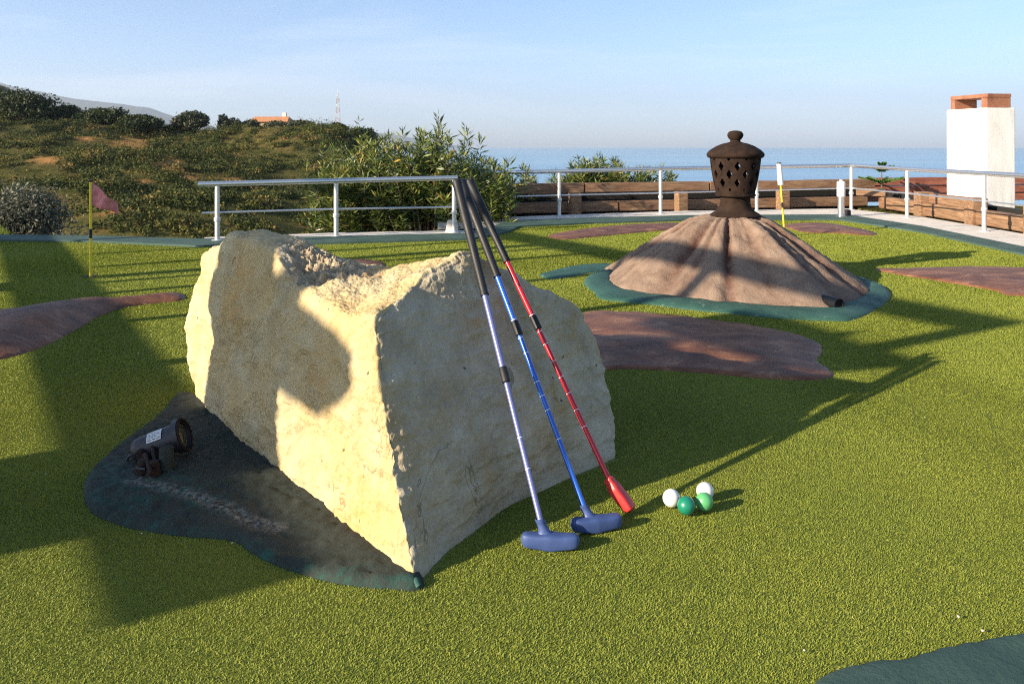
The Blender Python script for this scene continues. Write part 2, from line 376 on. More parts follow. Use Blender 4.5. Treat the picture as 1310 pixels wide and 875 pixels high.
# ------------------------------------------------------------------ camera, sun, sky
cam = bpy.data.cameras.new('camera'); co = bpy.data.objects.new('camera', cam); COL.objects.link(co)
co.location = (0, 0, H); co.rotation_euler = (R(90), 0, 0)
cam.sensor_width = 36; cam.lens = 36*F/1310; cam.shift_y = -(437.5-HY)/1310
cam.clip_start = .05; cam.clip_end = 40000
cam.dof.use_dof = True; cam.dof.focus_distance = 2.1; cam.dof.aperture_fstop = 11
SC.camera = co
SC.cycles.filter_width = 1.0; SC.cycles.use_denoising = False
SUN_AZ = math.atan2(-.51, -.86)          # direction towards the sun in the plan
SUN_EL = R(19.5)
to_sun = Vector((math.cos(SUN_AZ)*math.cos(SUN_EL), math.sin(SUN_AZ)*math.cos(SUN_EL), math.sin(SUN_EL)))
sl = bpy.data.lights.new('sun', 'SUN'); sl.energy = 5.0; sl.angle = R(.5); sl.color = (1, .86, .66)
so = bpy.data.objects.new('sun', sl); COL.objects.link(so); so.location = to_sun*30
so.rotation_euler = to_sun.to_track_quat('Z', 'Y').to_euler()
w = bpy.data.worlds.new('World'); SC.world = w; w.use_nodes = True
nt = w.node_tree; bg = nt.nodes['Background']
sky = nd(nt, 'ShaderNodeTexSky', sky_type='NISHITA', sun_disc=False, sun_elevation=SUN_EL, sun_rotation=math.atan2(to_sun.x, to_sun.y),
         altitude=50, air_density=1.0, dust_density=.6, ozone_density=1.5)
tc = nd(nt, 'ShaderNodeTexCoord'); mp = nd(nt, 'ShaderNodeMapping'); mp.inputs['Scale'].default_value = (1.2, 1.2, 9)
nt.links.new(tc.outputs['Generated'], mp.inputs['Vector'])
cn = noise_node(nt, 1.6, 6, .6, mp.outputs[0], .5)
cf = ramp(nt, cn.outputs['Fac'], [(.50, (0, 0, 0)), (.80, (.22, .22, .22))])
sx_ = nd(nt, 'ShaderNodeSeparateXYZ'); nt.links.new(tc.outputs['Generated'], sx_.inputs[0])
lowf = ramp(nt, sx_.outputs['Z'], [(0.0, (.87, 1.02, 1.64)), (.06, (.85, .98, 1.42)), (.16, (.86, .98, 1.26)), (.40, (.84, .99, 1.14))])
tint = mix(nt, 1.0, sky.outputs[0], lowf.outputs[0], 'MULTIPLY')
cl = mix(nt, cf.outputs[0], tint, (10, 9.2, 9.6))
nt.links.new(cl, bg.inputs['Color']); bg.inputs['Strength'].default_value = .070
vs_ = SC.view_settings; vs_.view_transform = 'Standard'; vs_.look = 'None'; vs_.gamma = 1; vs_.exposure = 1.33; vs_.use_curve_mapping = False

# ------------------------------------------------------------------ setting: turf, kerbs, sea, hills
# terrace outline (turf sheet)
TERR = [(-7.5, .3), (7.0, .3), (6.0, 5.0)] + [tuple(G(*p)[:2]) for p in [(1310, 326), (1180, 297), (1075, 280), (1000, 280), (880, 281), (760, 285), (660, 289), (640, 296), (600, 304), (430, 311), (255, 313), (120, 308), (0, 306)]] + [(-7.5, 7.3)]
mb = MB(); n = len(TERR); mb.v = [(x, y, 0) for x, y in TERR]; mb.f = [tuple(range(n))]
turf = structure(build('turf', mb, M['turf']), 'yellow green artificial turf of the putting course')

pads = {}
def outline(name, px, per=6): pads[name] = smooth_loop(Gp(px), per); return pads[name]

# ---- rock pad
PADPX = [(240, 504), (203, 533), (169, 559), (137, 584), (112, 610), (107, 632), (115, 654), (145, 670), (181, 679), (236, 687), (295, 692), (317, 705), (346, 721), (401, 740), (456, 751), (500, 754), (530, 756), (542, 745), (520, 700), (440, 640), (330, 560)]
o_ = outline('pad', PADPX)
mb = slab_mesh(o_, .017, .022, .010, .2, .011, .0032, 40)
pad = tag(build('concrete_pad', mb, M['pad'], None, G(300, 640), True, autosmooth=False), 'low dark painted concrete apron with flaking white paint under the big boulder', 'concrete pad')
def near_line(px, wid):
    q = np.array([tuple(v)[:2] for v in mb.v]); pl = [G(*p) for p in px]; d = np.full(len(q), 9.)
    for a, b in zip(pl[:-1], pl[1:]):
        dx, dy = b.x-a.x, b.y-a.y; t = np.clip(((q[:, 0]-a.x)*dx+(q[:, 1]-a.y)*dy)/(dx*dx+dy*dy), 0, 1); d = np.minimum(d, np.hypot(q[:, 0]-a.x-t*dx, q[:, 1]-a.y-t*dy))
    return np.clip(1.3-d/wid, 0, 1).astype(np.float32)
pad.data.attributes.new('flaked', 'FLOAT', 'POINT').data.foreach_set('value', near_line([(170, 625), (215, 637), (250, 648), (285, 660), (320, 676), (355, 688)], .022))
pad.data.attributes.new('tealed', 'FLOAT', 'POINT').data.foreach_set('value', np.maximum(near_line([(132, 612), (165, 628), (215, 645), (250, 650)], .10), near_line([(112, 640), (200, 684), (320, 708), (400, 742), (535, 754)], .035)))
# ---- brown painted humps
def hump(name, px, h, edge, dome, dw, label, mat='brown', step=.03, cat='painted mound', group='brown painted humps in the turf', bumps=()):
    ol = outline(name, px)
    mb = slab_mesh(ol, h, edge, dome, dw, step, .002, 9, bumps)
    c = sum((Vector(p) for p in ol), Vector())/len(ol)
    return tag(build('painted_hump' if cat == 'painted mound' else 'painted_pad', mb, M[mat], None, (c.x, c.y, 0), True, autosmooth=False), label, cat, group)
hump('h1', [(745, 401), (800, 400), (858, 404), (930, 413), (1000, 424), (1045, 438), (1052, 450), (1046, 462), (1060, 472), (1066, 482), (1040, 487), (980, 485), (900, 478), (820, 473), (760, 474), (700, 470), (690, 430)], .012, .04, .03, .35, 'large brown painted patch between the boulder and the ribbed mound', step=.025)
hump('h2', [(-60, 402), (0, 404), (40, 401), (90, 392), (150, 385), (200, 379), (232, 376), (236, 384), (205, 388), (160, 394), (130, 404), (95, 424), (60, 442), (20, 456), (-20, 464), (-70, 466)], .02, .12, .04, .25, 'purple brown hump curving off the left edge of the turf', step=.03, bumps=((G(62, 418).x, G(62, 418).y,   .25, .035), (G(120, 400).x, G(120, 400).y, .2, .02)))
hump('h3', [(700, 302), (730, 296), (780, 290), (840, 287), (880, 287), (875, 293), (820, 298), (760, 304), (720, 307)], .012, .05, .03, .3, 'thin brown patch behind the mound before the far kerb', step=.05)
hump('h4', [(1000, 289), (1030, 286), (1065, 287), (1095, 292), (1122, 299), (1110, 302), (1070, 299), (1030, 298)], .012, .05, .02, .3, 'small far brown patch near the bollard lamp and white flag', step=.05)
hump('h5', [(1118, 345), (1160, 344), (1240, 342), (1320, 343), (1380, 345), (1370, 375), (1296, 379), (1270, 372), (1200, 360), (1150, 352)], .012, .05, .015, .3, 'red brown wedge shaped patch at the right edge of the turf', step=.04)
hump('h6', [(425, 338), (450, 333), (485, 335), (494, 341), (470, 346), (435, 345)], .012, .04, .02, .2, 'small brown patch showing just behind the boulder', step=.04)
hump('h7', [(690, 352), (712, 345), (745, 339), (790, 338), (800, 345), (760, 349), (735, 354), (705, 358)], .010, .04, .01, .3, 'thin faded teal painted tongue left of the ribbed mound', 'teal', .04, 'painted pad', 'green painted pads')
hump('h8', [(1035, 885), (1060, 862), (1100, 851), (1150, 845), (1200, 832), (1250, 822), (1330, 812), (1450, 840), (1420, 980), (1200, 1010), (1000, 960)], .014, .025, .0, .3, 'dark green painted pad in the near right corner', 'pad_green', .016, 'painted pad', 'green painted pads')

# ---- kerbs
def strip(name, inner, outer, z0, h, mat, label):
    """band between two ground polylines, raised h"""
    mb = MB(); n = len(inner)
    for a, b in zip(inner, outer):
        a = Vector(a); b = Vector(b)
        mb.v += [(a.x, a.y, z0-.05), (a.x, a.y, z0+h), (b.x, b.y, z0+h), (b.x, b.y, z0-.4)]
    for i in range(n-1):
        for k in range(3): mb.f.append((i*4+k, i*4+k+1, i*4+k+5, i*4+k+4))
    mb.f += [(0, 1, 2, 3), ((n-1)*4, (n-1)*4+3, (n-1)*4+2, (n-1)*4+1)]
    return structure(build(name, mb, mat), label)
def dens(px, k=6):
    out = []
    for a, b in zip(px[:-1], px[1:]):
        for t in range(k): out.append((a[0]+(b[0]-a[0])*t/k, a[1]+(b[1]-a[1])*t/k))
    return out+[px[-1]]
strip('kerb', Gp(dens([(1420, 345), (1310, 319), (1180, 292), (1085, 277)])) + Gp(dens([(1050, 277), (880, 278), (760, 281), (650, 285), (560, 288)])),
      Gp(dens([(1440, 326), (1310, 301), (1180, 279), (1098, 270)])) + Gp(dens([(1086, 268), (880, 271), (760, 275), (650, 279), (560, 282)])), 0, .012, M['kerb'], 'pale concrete kerb path under the railing')
strip('kerb', Gp(dens([(640, 300.5), (430, 305.5), (258, 311)])), Gp(dens([(640, 296), (430, 300), (262, 306)])), 0, .016, M['kerb'], 'pale concrete kerb under the left railing')
strip('edging', Gp(dens([(1420, 357), (1310, 328), (1180, 299), (1075, 283)])) + Gp(dens([(1040, 282.5), (880, 283.5), (760, 287), (665, 291.5), (648, 299), (600, 308)])),
      Gp(dens([(1420, 344.5), (1310, 318.5), (1180, 291.5), (1082, 276.5)])) + Gp(dens([(1050, 276.5), (880, 277.5), (760, 280.5), (650, 284.5), (630, 292), (595, 300)])), 0, .020, M['strip'], 'green painted edging along the far side of the turf')
strip('edging', Gp(dens([(600, 308), (430, 313), (250, 317), (120, 311), (-60, 309)])), Gp(dens([(600, 300.5), (430, 305), (250, 308), (120, 304), (-60, 302)])), 0, .020, M['strip'], 'green painted edging along the left side of the turf')

# ---- outside ground, sea, hills
def smst(a, b, x):
    t = np.clip((x-a)/(b-a), 0, 1); return t*t*(3-2*t)
CRPX = np.array([-500, -200, 0, 90, 180, 300, 400, 450, 520, 600, 700, 2000]); CRPY = np.array([120, 135, 150, 156, 163, 163, 168, 178, 215, 260, 300, 300])
def hill_z(x, y):
    px = CX+x/np.maximum(y, 5)*F
    crest = 95+8*np.sin(px*.012)
    cy = np.interp(px, CRPX, CRPY); zc = H-(cy-HY)*crest/F
    zb = H-(330-HY)*34/F
    t = np.clip((y-34)/(crest-34), 0, 1)
    z = zb+(zc-zb)*(.75*t+.25*t*t)
    z = np.where(y > crest, zc-(y-crest)*.05, z)
    near = smst(9, 22, y)                 # falls away from the terrace
    z = -.35*(1-near)+near*np.where(y < 34, zb, z)
    away = smst(430, 640, px)*smst(15, 60, y)
    z = z*(1-away)+(-26)*away
    z += smst(20, 40, y)*(.7*np.sin(x*.21+y*.13)+.5*np.sin(x*.37-y*.29+1))
    return z
xs = np.linspace(-150, 130, 330); ys = np.concatenate([np.linspace(7.5, 34, 40), np.linspace(35, 130, 200), np.linspace(135, 400, 20)])
XX, YY = np.meshgrid(xs, ys); ZZ = hill_z(XX, YY)
ZZ = np.where((YY < 12.5) & (XX > -7.5) & (XX < 6), np.minimum(ZZ, -.45), ZZ)
me = MB(); me.v = list(zip(XX.ravel(), YY.ravel(), ZZ.ravel())); W_ = len(xs)
me.f = [(j*W_+i, j*W_+i+1, (j+1)*W_+i+1, (j+1)*W_+i) for j in range(len(ys)-1) for i in range(W_-1)]
hill_o = structure(build('hillside', me, M['hill'], smooth=True, autosmooth=False), 'scrub covered hillside across the valley on the left')
def bare_at(x, y, z):
    px = CX+x/y*F; py = HY-(z-H)/y*F; b_ = np.zeros(np.shape(px))
    for ax_, ay_, rx_, ry_ in ((168, 184, 22, 9), (150, 190, 14, 5), (222, 210, 18, 8), (205, 218, 10, 5), (110, 178, 10, 3), (240, 226, 10, 6), (60, 205, 14, 5), (300, 232, 16, 6)):
        b_ = np.maximum(b_, np.exp(-((px-ax_)/rx_)**2-((py-ay_)/ry_)**2))
    for k_ in range(30):
        t_ = k_/29; ax_, ay_ = 184-54*t_+5*math.sin(t_*6), 228+66*t_; b_ = np.maximum(b_, np.exp(-((px-ax_)/3.2)**2-((py-ay_)/3.2)**2))
    return b_
hill_o.data.attributes.new('bare', 'FLOAT', 'POINT').data.foreach_set('value', bare_at(XX.ravel(), YY.ravel(), ZZ.ravel()).astype(np.float32))
mb = MB(); mb.v = [(-9500, -200, -27), (9500, -200, -27), (9500, 8600, -27), (-9500, 8600, -27)]; mb.f = [(0, 1, 2, 3)]
structure(build('sea', mb, M['sea']), 'calm blue sea up to the horizon')
mb = MB(); mb.box((0, -20, -1.6), 60, 24, .5)
structure(build('ground', mb, M['hill']), 'ground behind the terrace')
def ridge(name, pts, dist, depth, label, amp, mat):
    mb = MB(); n = 0; rows = 10; cols = []
    px = np.linspace(pts[0][0], pts[-1][0], 120); py = np.interp(px, [p[0] for p in pts], [p[1] for p in pts])
    for i in range(120):
        d = dist; top = H-(py[i]-HY)*d/F+amp*noise.fractal(Vector((px[i]*.03, 0, dist)), 1, 2, 5)
        for k in range(rows):
            t = k/(rows-1); y = d-depth*(1-t); z = -27+(top+27)*t**1.2+ (amp*1.5*noise.noise(Vector((px[i]*.05, t*4, 7)))*(t*(1-t)*4))
            mb.v.append(((px[i]-CX)*d/F, y, z))
        mb.v.append(((px[i]-CX)*d/F, d+depth, -27))
    m = rows+1
    mb.f = [(i*m+k, (i+1)*m+k, (i+1)*m+k+1, i*m+k+1) for i in range(119) for k in range(rows)]
    return structure(build(name, mb, mat, smooth=True, autosmooth=False), label)
ridge('mountain', [(-500, 60), (-100, 92), (0, 106), (40, 116), (90, 126), (150, 133), (190, 138), (230, 151), (270, 162), (330, 172), (420, 183), (480, 190)], 5200, 1500, 'blue hazy mountain ridge far behind the trees', 9, M['mountain'])
ridge('headland', [(300, 170), (360, 160), (430, 164), (500, 172), (560, 182), (600, 190)], 7800, 500, 'faint far headland above the sea', 6, M['mountain'])
ridge('hill', [(-400, 60), (-100, 92), (0, 109), (22, 118), (40, 150), (90, 175), (130, 190)], 420, 150, 'dark wooded hill at the left edge', 1.5, M['tree'])
# ---- haze
mb = MB(); mb.box((0, 4000, 255), 9700, 4800, 285)
hm = bpy.data.materials.new('haze_air'); hm.use_nodes = True; hm.node_tree.nodes.clear()
ho = hm.node_tree.nodes.new('ShaderNodeOutputMaterial'); pv = hm.node_tree.nodes.new('ShaderNodeVolumePrincipled')
pv.inputs['Color'].default_value = (.72, .84, 1.0, 1); pv.inputs['Density'].default_value = .00012; pv.inputs['Anisotropy'].default_value = .2
hm.node_tree.links.new(pv.outputs[0], ho.inputs['Volume'])
hz = build('haze', mb, hm); hz['kind'] = 'stuff'; hz['label'] = 'thin sea haze'

# ------------------------------------------------------------------ the boulder
NL = Vector((-.798, -.602, 0)); LEAN = .05
C0 = G(538, 751)
def PL(px, py, off=0.0):          # on the sunlit left side of the stone
    a = (px-CX)/F; b = (py-HY)/F
    y = (NL.x*-C0.x+NL.y*-C0.y + 0)*0
    # inward distance = LEAN*z : -(NL.(p-C0)) = LEAN*z - off
    num = LEAN*H-off + (-(NL.x*C0.x+NL.y*C0.y))
    den = -(NL.x*a+NL.y)+LEAN*b
    y = num/den
    return P(px, py, y)
NR = Vector((.72, -.52, .459)).normalized()
def PR(px, py, off=0.0):          # on the shaded right side
    d = Vector(((px-CX)/F, 1, -(py-HY)/F)); e = Vector((0, 0, H))
    y = (NR.dot(C0-e)+off)/NR.dot(d)
    return P(px, py, y)
def down(v, z=-.03): return Vector((v.x, v.y, z))
cols = []
L_b = [(243, 507), (300, 565), (365, 618), (430, 674), (490, 722)]
L_1 = [(233, 440), (300, 490), (365, 525), (425, 560), (475, 590)]
L_2 = [(231, 375), (295, 395), (355, 420), (410, 450), (452, 465)]
L_r = [(256, 318), (296, 301), (350, 318), (385, 372), (430, 393)]
for i in range(5):
    offs = (0, .02, .02, .0, .0)[i]
    cols.append([down(G(*L_b[i])), PL(*L_1[i], offs), PL(*L_2[i], offs), PL(*L_r[i], -.02)])
R_b = [(538, 753), (578, 704), (645, 650), (720, 617), (792, 588)]
R_1 = [(499, 610), (565, 590), (648, 560), (720, 545), (787, 530)]
R_2 = [(485, 490), (560, 450), (630, 440), (705, 440), (772, 455)]
R_r = [(474, 408), (540, 358), (594, 322), (668, 355), (745, 396)]
for i in range(5):
    c = [down(G(*R_b[i])), PR(*R_1[i], .0), PR(*R_2[i], (.0, .0, .02, .015, .0)[i]), PR(*R_r[i], (.0, .0, .05, .035, .0)[i])]
    cols.append(c)
cols[5][1] = PL(499, 610); cols[5][2] = PL(485, 490); cols[5][3] = PL(474, 408)
for k_ in (1, 2, 3): cols[5][k_] = cols[5][k_]+Vector((.51, -.86, 0))*.022
for x, y, zs in ((.12, 2.80, (.18, .26, .30)), (-.35, 3.05, (.2, .3, .35)), (-.82, 3.22, (.2, .34, .41))):
    cols.append([Vector((x, y, -.03))]+[Vector((x, y-.03*k, z)) for k, z in enumerate(zs)])
cage = [v for c in cols for v in c]; nc = len(cols)
fc = []
for i in range(nc):
    j = (i+1) % nc
    for k in range(3): fc.append((i*4+k, j*4+k, j*4+k+1, i*4+k+1))
inner = {'q1': P(332, 294, 2.62), 'q2': P(385, 300, 2.52), 'q3': P(415, 318, 2.47), 'q4': P(442, 336, 2.36), 'q5': P(487, 349, 2.28), 'q6': P(530, 336, 2.20), 'q7': P(566, 321, 2.16),
         'p1': P(402, 345, 2.26), 'p2': P(452, 370, 2.07), 'p3': P(498, 370, 1.99)}
ids = {}
for k, v in inner.items(): ids[k] = len(cage); cage.append(v)
for k in range(nc): ids['c%d' % k] = k*4+3
for f in ['c1 c2 q2 q1', 'c2 c3 p1 q2', 'c3 c4 p2 p1', 'c4 c5 p3 p2', 'c5 c6 q6 p3', 'c6 c7 q7 q6', 'q2 p1 q3', 'p1 p2 q4 q3', 'p2 p3 q5 q4', 'p3 q6 q5',
          'c0 c1 q1 c12', 'c12 q1 q2 q3', 'c12 q3 q4 c11', 'c11 q4 q5 q6', 'c11 q6 q7 c10', 'q7 c7 c8 c10', 'c8 c9 c10']:
    fc.append(tuple(ids[t] for t in f.split()))
org = G(400, 640)
me = bpy.data.meshes.new('boulder'); me.from_pydata([v-org for v in cage], [], fc); me.update()
bm = bmesh.new(); bm.from_mesh(me); bmesh.ops.recalc_face_normals(bm, faces=bm.faces)
cl_ = bm.edges.layers.float.new('crease_edge'); bm.verts.ensure_lookup_table()
for e in bm.edges: e[cl_] = .42
def crease(a, b, val):
    e = bm.edges.get((bm.verts[a], bm.verts[b]))
    if e: e[cl_] = val
for k in range(3): crease(5*4+k, 5*4+k+1, .95); crease(9*4+k, 9*4+k+1, .8)
for a, b in ((5, 6), (6, 7)): crease(ids['c%d' % a], ids['c%d' % b], .95)
for a, b in ((7, 8), (8, 9)): crease(ids['c%d' % a], ids['c%d' % b], .85)
for i in range(nc): crease(i*4, ((i+1) % nc)*4, 1)
bm.to_mesh(me); bm.free()
tmp = bpy.data.objects.new('tmp', me); COL.objects.link(tmp)
sm = tmp.modifiers.new('s', 'SUBSURF'); sm.levels = 6; sm.render_levels = 6
dg = bpy.context.evaluated_depsgraph_get()
rock_me = bpy.data.meshes.new_from_object(tmp.evaluated_get(dg)); bpy.data.objects.remove(tmp)
nv = len(rock_me.vertices); cov = np.empty(nv*3, np.float32); rock_me.vertices.foreach_get('co', cov); cov = cov.reshape(-1, 3)
nor = np.empty(nv*3, np.float32); rock_me.vertices.foreach_get('normal', nor); nor = nor.reshape(-1, 3)
iron = np.zeros(nv, np.float32); ip = [(P(488, 352, 2.25)-org, .055), (P(560, 345, 2.1)-org, .03), (P(430, 470, 2.0)-org, .07), (P(330, 380, 2.5)-org, .12), (P(450, 650, 1.8)-org, .10), (P(600, 420, 2.05)-org, .06)]
grey = np.zeros(nv, np.float32); rub = np.zeros(nv, np.float32)
pitc = P(420, 345, 2.28)-org; pitc2 = P(405, 322, 2.42)-org; NRv = np.array(NR)
facing = nor @ NRv
new = cov.copy()
eb = [cols[5][k]-org for k in range(4)]+[cols[6][3]-org, cols[7][3]-org]; ea = [a_+(b_-a_)*(t_/22) for a_, b_ in zip(eb[:-1], eb[1:]) for t_ in range(22)]
for i in range(nv):
    p = Vector(cov[i]); g = min(1, max(0, (facing[i]-.42)/.25))
    dp = min((p-pitc).length, (p-pitc2).length); r = min(1, max(0, (.135+.05*noise.noise(p*9)-dp)/.06)) if nor[i][2] > .25 else 0
    a = .022*noise.noise(p*4.5+Vector((3, 1, 0)))+.011*noise.noise(p*11)
    q = Vector((p.x*1, p.y*1, p.z*2.2))
    rg = 1-abs(noise.noise(q*7+Vector((9, 2, 4))))*2
    a *= 1-.6*g
    a += .0055*rg*(1-.75*g)+.0050*noise.fractal(p*26, 1, 2, 3)*(1-.5*g)
    a += .0026*noise.fractal(p*75, 1, 2, 3)+.0012*noise.noise(p*170)
    if g > 0: a += g*.0075*noise.fractal(Vector((p.x*10+p.y*6, p.y*4, p.z*34)), 1, 2, 3)
    if r > 0: a += r*(.020*noise.fractal(p*24, .8, 2.1, 4)-.012)+r*.008*abs(noise.noise(p*60))
    cd = min((p-ea[k]).length for k in range(len(ea)))
    if cd < .03: a -= (1-cd/.03)*.016*max(0, noise.noise(p*22)+.1)+(1-cd/.03)*.006*abs(noise.noise(p*60))
    if p.z < .03: a *= .5
    new[i] = cov[i]+nor[i]*a
    grey[i] = g; rub[i] = r; iron[i] = max(min(1, max(0, 1.4-(p-q_).length/rr_)) for q_, rr_ in ip)
rock_me.vertices.foreach_set('co', new.ravel())
for nme, arr in (('grey', grey), ('rubble', rub), ('iron', iron)):
    at_ = rock_me.attributes.new(nme, 'FLOAT', 'POINT'); at_.data.foreach_set('value', arr)
rock_me.update(); rock_me.materials.clear()
rock = link('boulder', rock_me, M['rock'], None, org, True)
tag(rock, 'big split limestone boulder with a rough hollow top that the three putters lean on', 'boulder')
# smear of green paint at the foot of the front corner: part of the pad look
mb = MB(); mb.tube([PL(500, 714, .004), PL(508, 726, .005), PL(517, 735, .006), PL(526, 741, .006), PL(533, 744, .006), PL(536, 751, .006)], [.003, .006, .007, .0075, .008, .006], 10)
build('paint_blob', mb, M['teal'], rock, smooth=True)

# ------------------------------------------------------------------ mound with lantern
MC = Vector((1.385, 5.22, 0))
INN = Gp([(770, 346), (777, 356), (794, 371), (868, 381), (932, 388), (1015, 394), (1066, 396), (1090, 388), (1113, 372)])
OUT = Gp([(757, 352), (759, 374), (768, 384), (836, 391), (932, 402), (1028, 410), (1084, 412), (1120, 396), (1135, 386)])
def rad_at(pts, full=True):
    lst = [((math.atan2(p.y-MC.y, p.x-MC.x)) % (2*math.pi), (p-MC).length) for p in pts]
    lst += [(R(5), .80), (R(20), .80), (R(50), .80), (R(90), .80), (R(130), .80), (R(160), .78)] if pts is INN else [(R(0), .815), (R(20), .79), (R(50), .80), (R(90), .80), (R(130), .80), (R(160), .80)]
    lst.sort(); a = [l[0] for l in lst]; r = [l[1] for l in lst]
    a = [a[-1]-2*math.pi]+a+[a[0]+2*math.pi]; r = [r[-1]]+r+[r[0]]
    return lambda t: np.interp(t % (2*math.pi), a, r)
ri, ro = rad_at(INN), rad_at(OUT)
mound = thing('ribbed_mound', 'cone shaped brown ribbed mound with a teal rim and terracotta lantern on top', 'golf obstacle', MC)
mb = MB(); N, K = 288, 60; TOPZ = .405
GRV = []
creases = [R(a) for a in (205, 222, 240, 252, 268, 276, 291, 304, 318, 338, 0, 25, 50, 80, 110, 140, 170, 190)]
def ang(a, b): return abs((a-b+math.pi) % (2*math.pi)-math.pi)
for k in range(K+1):
    t = k/K
    for j in range(N):
        th = 2*math.pi*j/N
        rb = ri(th); rr = .20+(rb-.20)*t if t > 0 else .0
        rr = (rb+.05)*t
        s = rr/(rb)
        u = min(1, max(0, (s-.25)/.75)); z = TOPZ*(1-u**1.06)-.012*math.exp(-((s-.25)/.06)**2)
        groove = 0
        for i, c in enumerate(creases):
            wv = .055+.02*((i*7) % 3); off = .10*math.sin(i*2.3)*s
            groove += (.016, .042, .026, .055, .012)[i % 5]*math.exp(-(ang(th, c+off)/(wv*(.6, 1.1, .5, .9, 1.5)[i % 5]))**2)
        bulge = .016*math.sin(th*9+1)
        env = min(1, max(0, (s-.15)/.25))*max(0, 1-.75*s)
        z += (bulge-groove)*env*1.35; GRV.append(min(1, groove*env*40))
        x = MC.x+rr*math.cos(th); y = MC.y+rr*math.sin(th)
        z += (.012*noise.fractal(Vector((x*9, y*9, 0)), 1, 2, 4)+.006*noise.fractal(Vector((x*38, y*38, 2)), 1, 2, 3))*min(1, s*3)
        mb.v.append((x, y, max(z, -.02) if s <= 1 else -.02))
for k in range(K):
    for j in range(N): mb.f.append((k*N+j, k*N+(j+1) % N, (k+1)*N+(j+1) % N, (k+1)*N+j))
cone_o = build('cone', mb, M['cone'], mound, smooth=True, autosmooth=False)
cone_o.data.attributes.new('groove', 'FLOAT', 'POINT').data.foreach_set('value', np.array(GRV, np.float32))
mb = MB(); prof = [(0, -.02), (.0, .005), (.15, .013), (.4, .020), (.75, .020), (.93, .013), (1.0, .0), (1.0, -.02)]
for f, z in prof:
    for j in range(N):
        th = 2*math.pi*j/N; a, b = ri(th)-.03, ro(th); rr = a+(b-a)*f
        x, y = MC.x+rr*math.cos(th), MC.y+rr*math.sin(th)
        mb.v.append((x, y, z+(.006*noise.fractal(Vector((x*12, y*12, 1)), 1, 2, 3) if z > 0 else 0)))
for k in range(len(prof)-1):
    for j in range(N): mb.f.append((k*N+j, k*N+(j+1) % N, (k+1)*N+(j+1) % N, (k+1)*N+j))
build('rim', mb, M['teal'], mound, smooth=True, autosmooth=False)
# ball outlet pipe at the foot
a = G(1073, 397); dirp = (a-MC); dirp.z = 0; dirp.normalize(); pc = a+Vector((0, 0, .03))
mb = MB(); mb.lathe(pc-dirp*.12, [(.026, 0), (.026, .125), (.031, .125), (.031, 0)], 28, dirp); build('outlet_pipe', mb, M['black'], mound, smooth=True)
mb = MB(); mb.lathe(pc-dirp*.10, [(.0, .09), (.026, .09)], 28, dirp); build('outlet_shade', mb, M['dark'], mound)  # dark disc painted as the shade inside the pipe
# lantern
LZ = TOPZ-.004; s_ = 5.22/F
lan = thing('terracotta_lantern', 'dark terracotta lantern with diamond cut-outs and a knobbed lid', 'lantern', (MC.x+.03, MC.y-.02, LZ))
lc = Vector(lan.location)
def prof_px(lst): return [(r*s_, (281-y)*s_) for r, y in lst]
mb = MB(); mb.lathe(lc, prof_px([(0, 281), (31, 281), (32, 279.5), (30, 278), (24, 274), (20, 269), (18.6, 264), (18.6, 258), (19.5, 255.5), (22, 254.5)]), 56); build('neck', mb, M['terra'], lan, smooth=True)
mb = MB(); mb.lathe(lc, prof_px([(22, 255), (25.2, 255), (25.5, 253.5), (24.5, 252.3), (22, 252)]), 56); build('collar', mb, M['terra'], lan, smooth=True)
NT, NZ = 360, 92; zb, zt = (281-253)*s_, (281-205)*s_
def body_r(t, inner=0): return (24.0+(32.0-24.0)*t+.8*math.sin(t*math.pi)-inner)*s_
mb = MB(); keep = {}
rows_px = {217: 0, 227: .5, 237.5: 0, 246.5: .5, 208: .5}
def hole(th, t):
    y = 253-48*t; u = th/(2*math.pi)*9
    for ry, off in rows_px.items():
        du = abs((u+off+.5) % 1-.5); hh = 6.2 if ry in (217, 227, 237.5) else 2.6; hw = .19 if ry in (217, 227, 237.5) else .10
        if du/hw+abs(y-ry)/hh < 1: return True
    return False
for side in (0, 2.6):
    for k in range(NZ+1):
        t = k/NZ
        for j in range(NT):
            th = 2*math.pi*j/NT; r = body_r(t, side); mb.v.append((lc.x+r*math.cos(th), lc.y+r*math.sin(th), lc.z+zb+(zt-zb)*t))
H_ = [[hole(2*math.pi*(j+.5)/NT+.35, (k+.5)/NZ) for j in range(NT)] for k in range(NZ)]
off = (NZ+1)*NT
for k in range(NZ):
    for j in range(NT):
        if H_[k][j]: continue
        a, b, c, d = k*NT+j, k*NT+(j+1) % NT, (k+1)*NT+(j+1) % NT, (k+1)*NT+j
        mb.f += [(a, b, c, d), (off+d, off+c, off+b, off+a)]
        for (kk, jj, e) in ((k, (j+1) % NT, (b, c)), (k, (j-1) % NT, (d, a)), (k+1, j, (c, d)), (k-1, j, (a, b))):
            if kk < 0 or kk >= NZ or H_[kk][jj]: mb.f.append((e[1], e[0], off+e[0], off+e[1]))
build('lattice_body', mb, M['terra'], lan, smooth=True)
mb = MB(); mb.lathe(lc, prof_px([(0, 207), (33, 207), (35, 205.5), (36, 203), (35.2, 200.5), (31, 196.5), (24, 192), (16, 188.8), (8, 187), (6.4, 186), (6.2, 184.5), (8.5, 182), (10, 179), (9.8, 176), (7.5, 173.3), (3, 172.2), (0, 172)]), 56); build('lid', mb, M['terra'], lan, smooth=True)

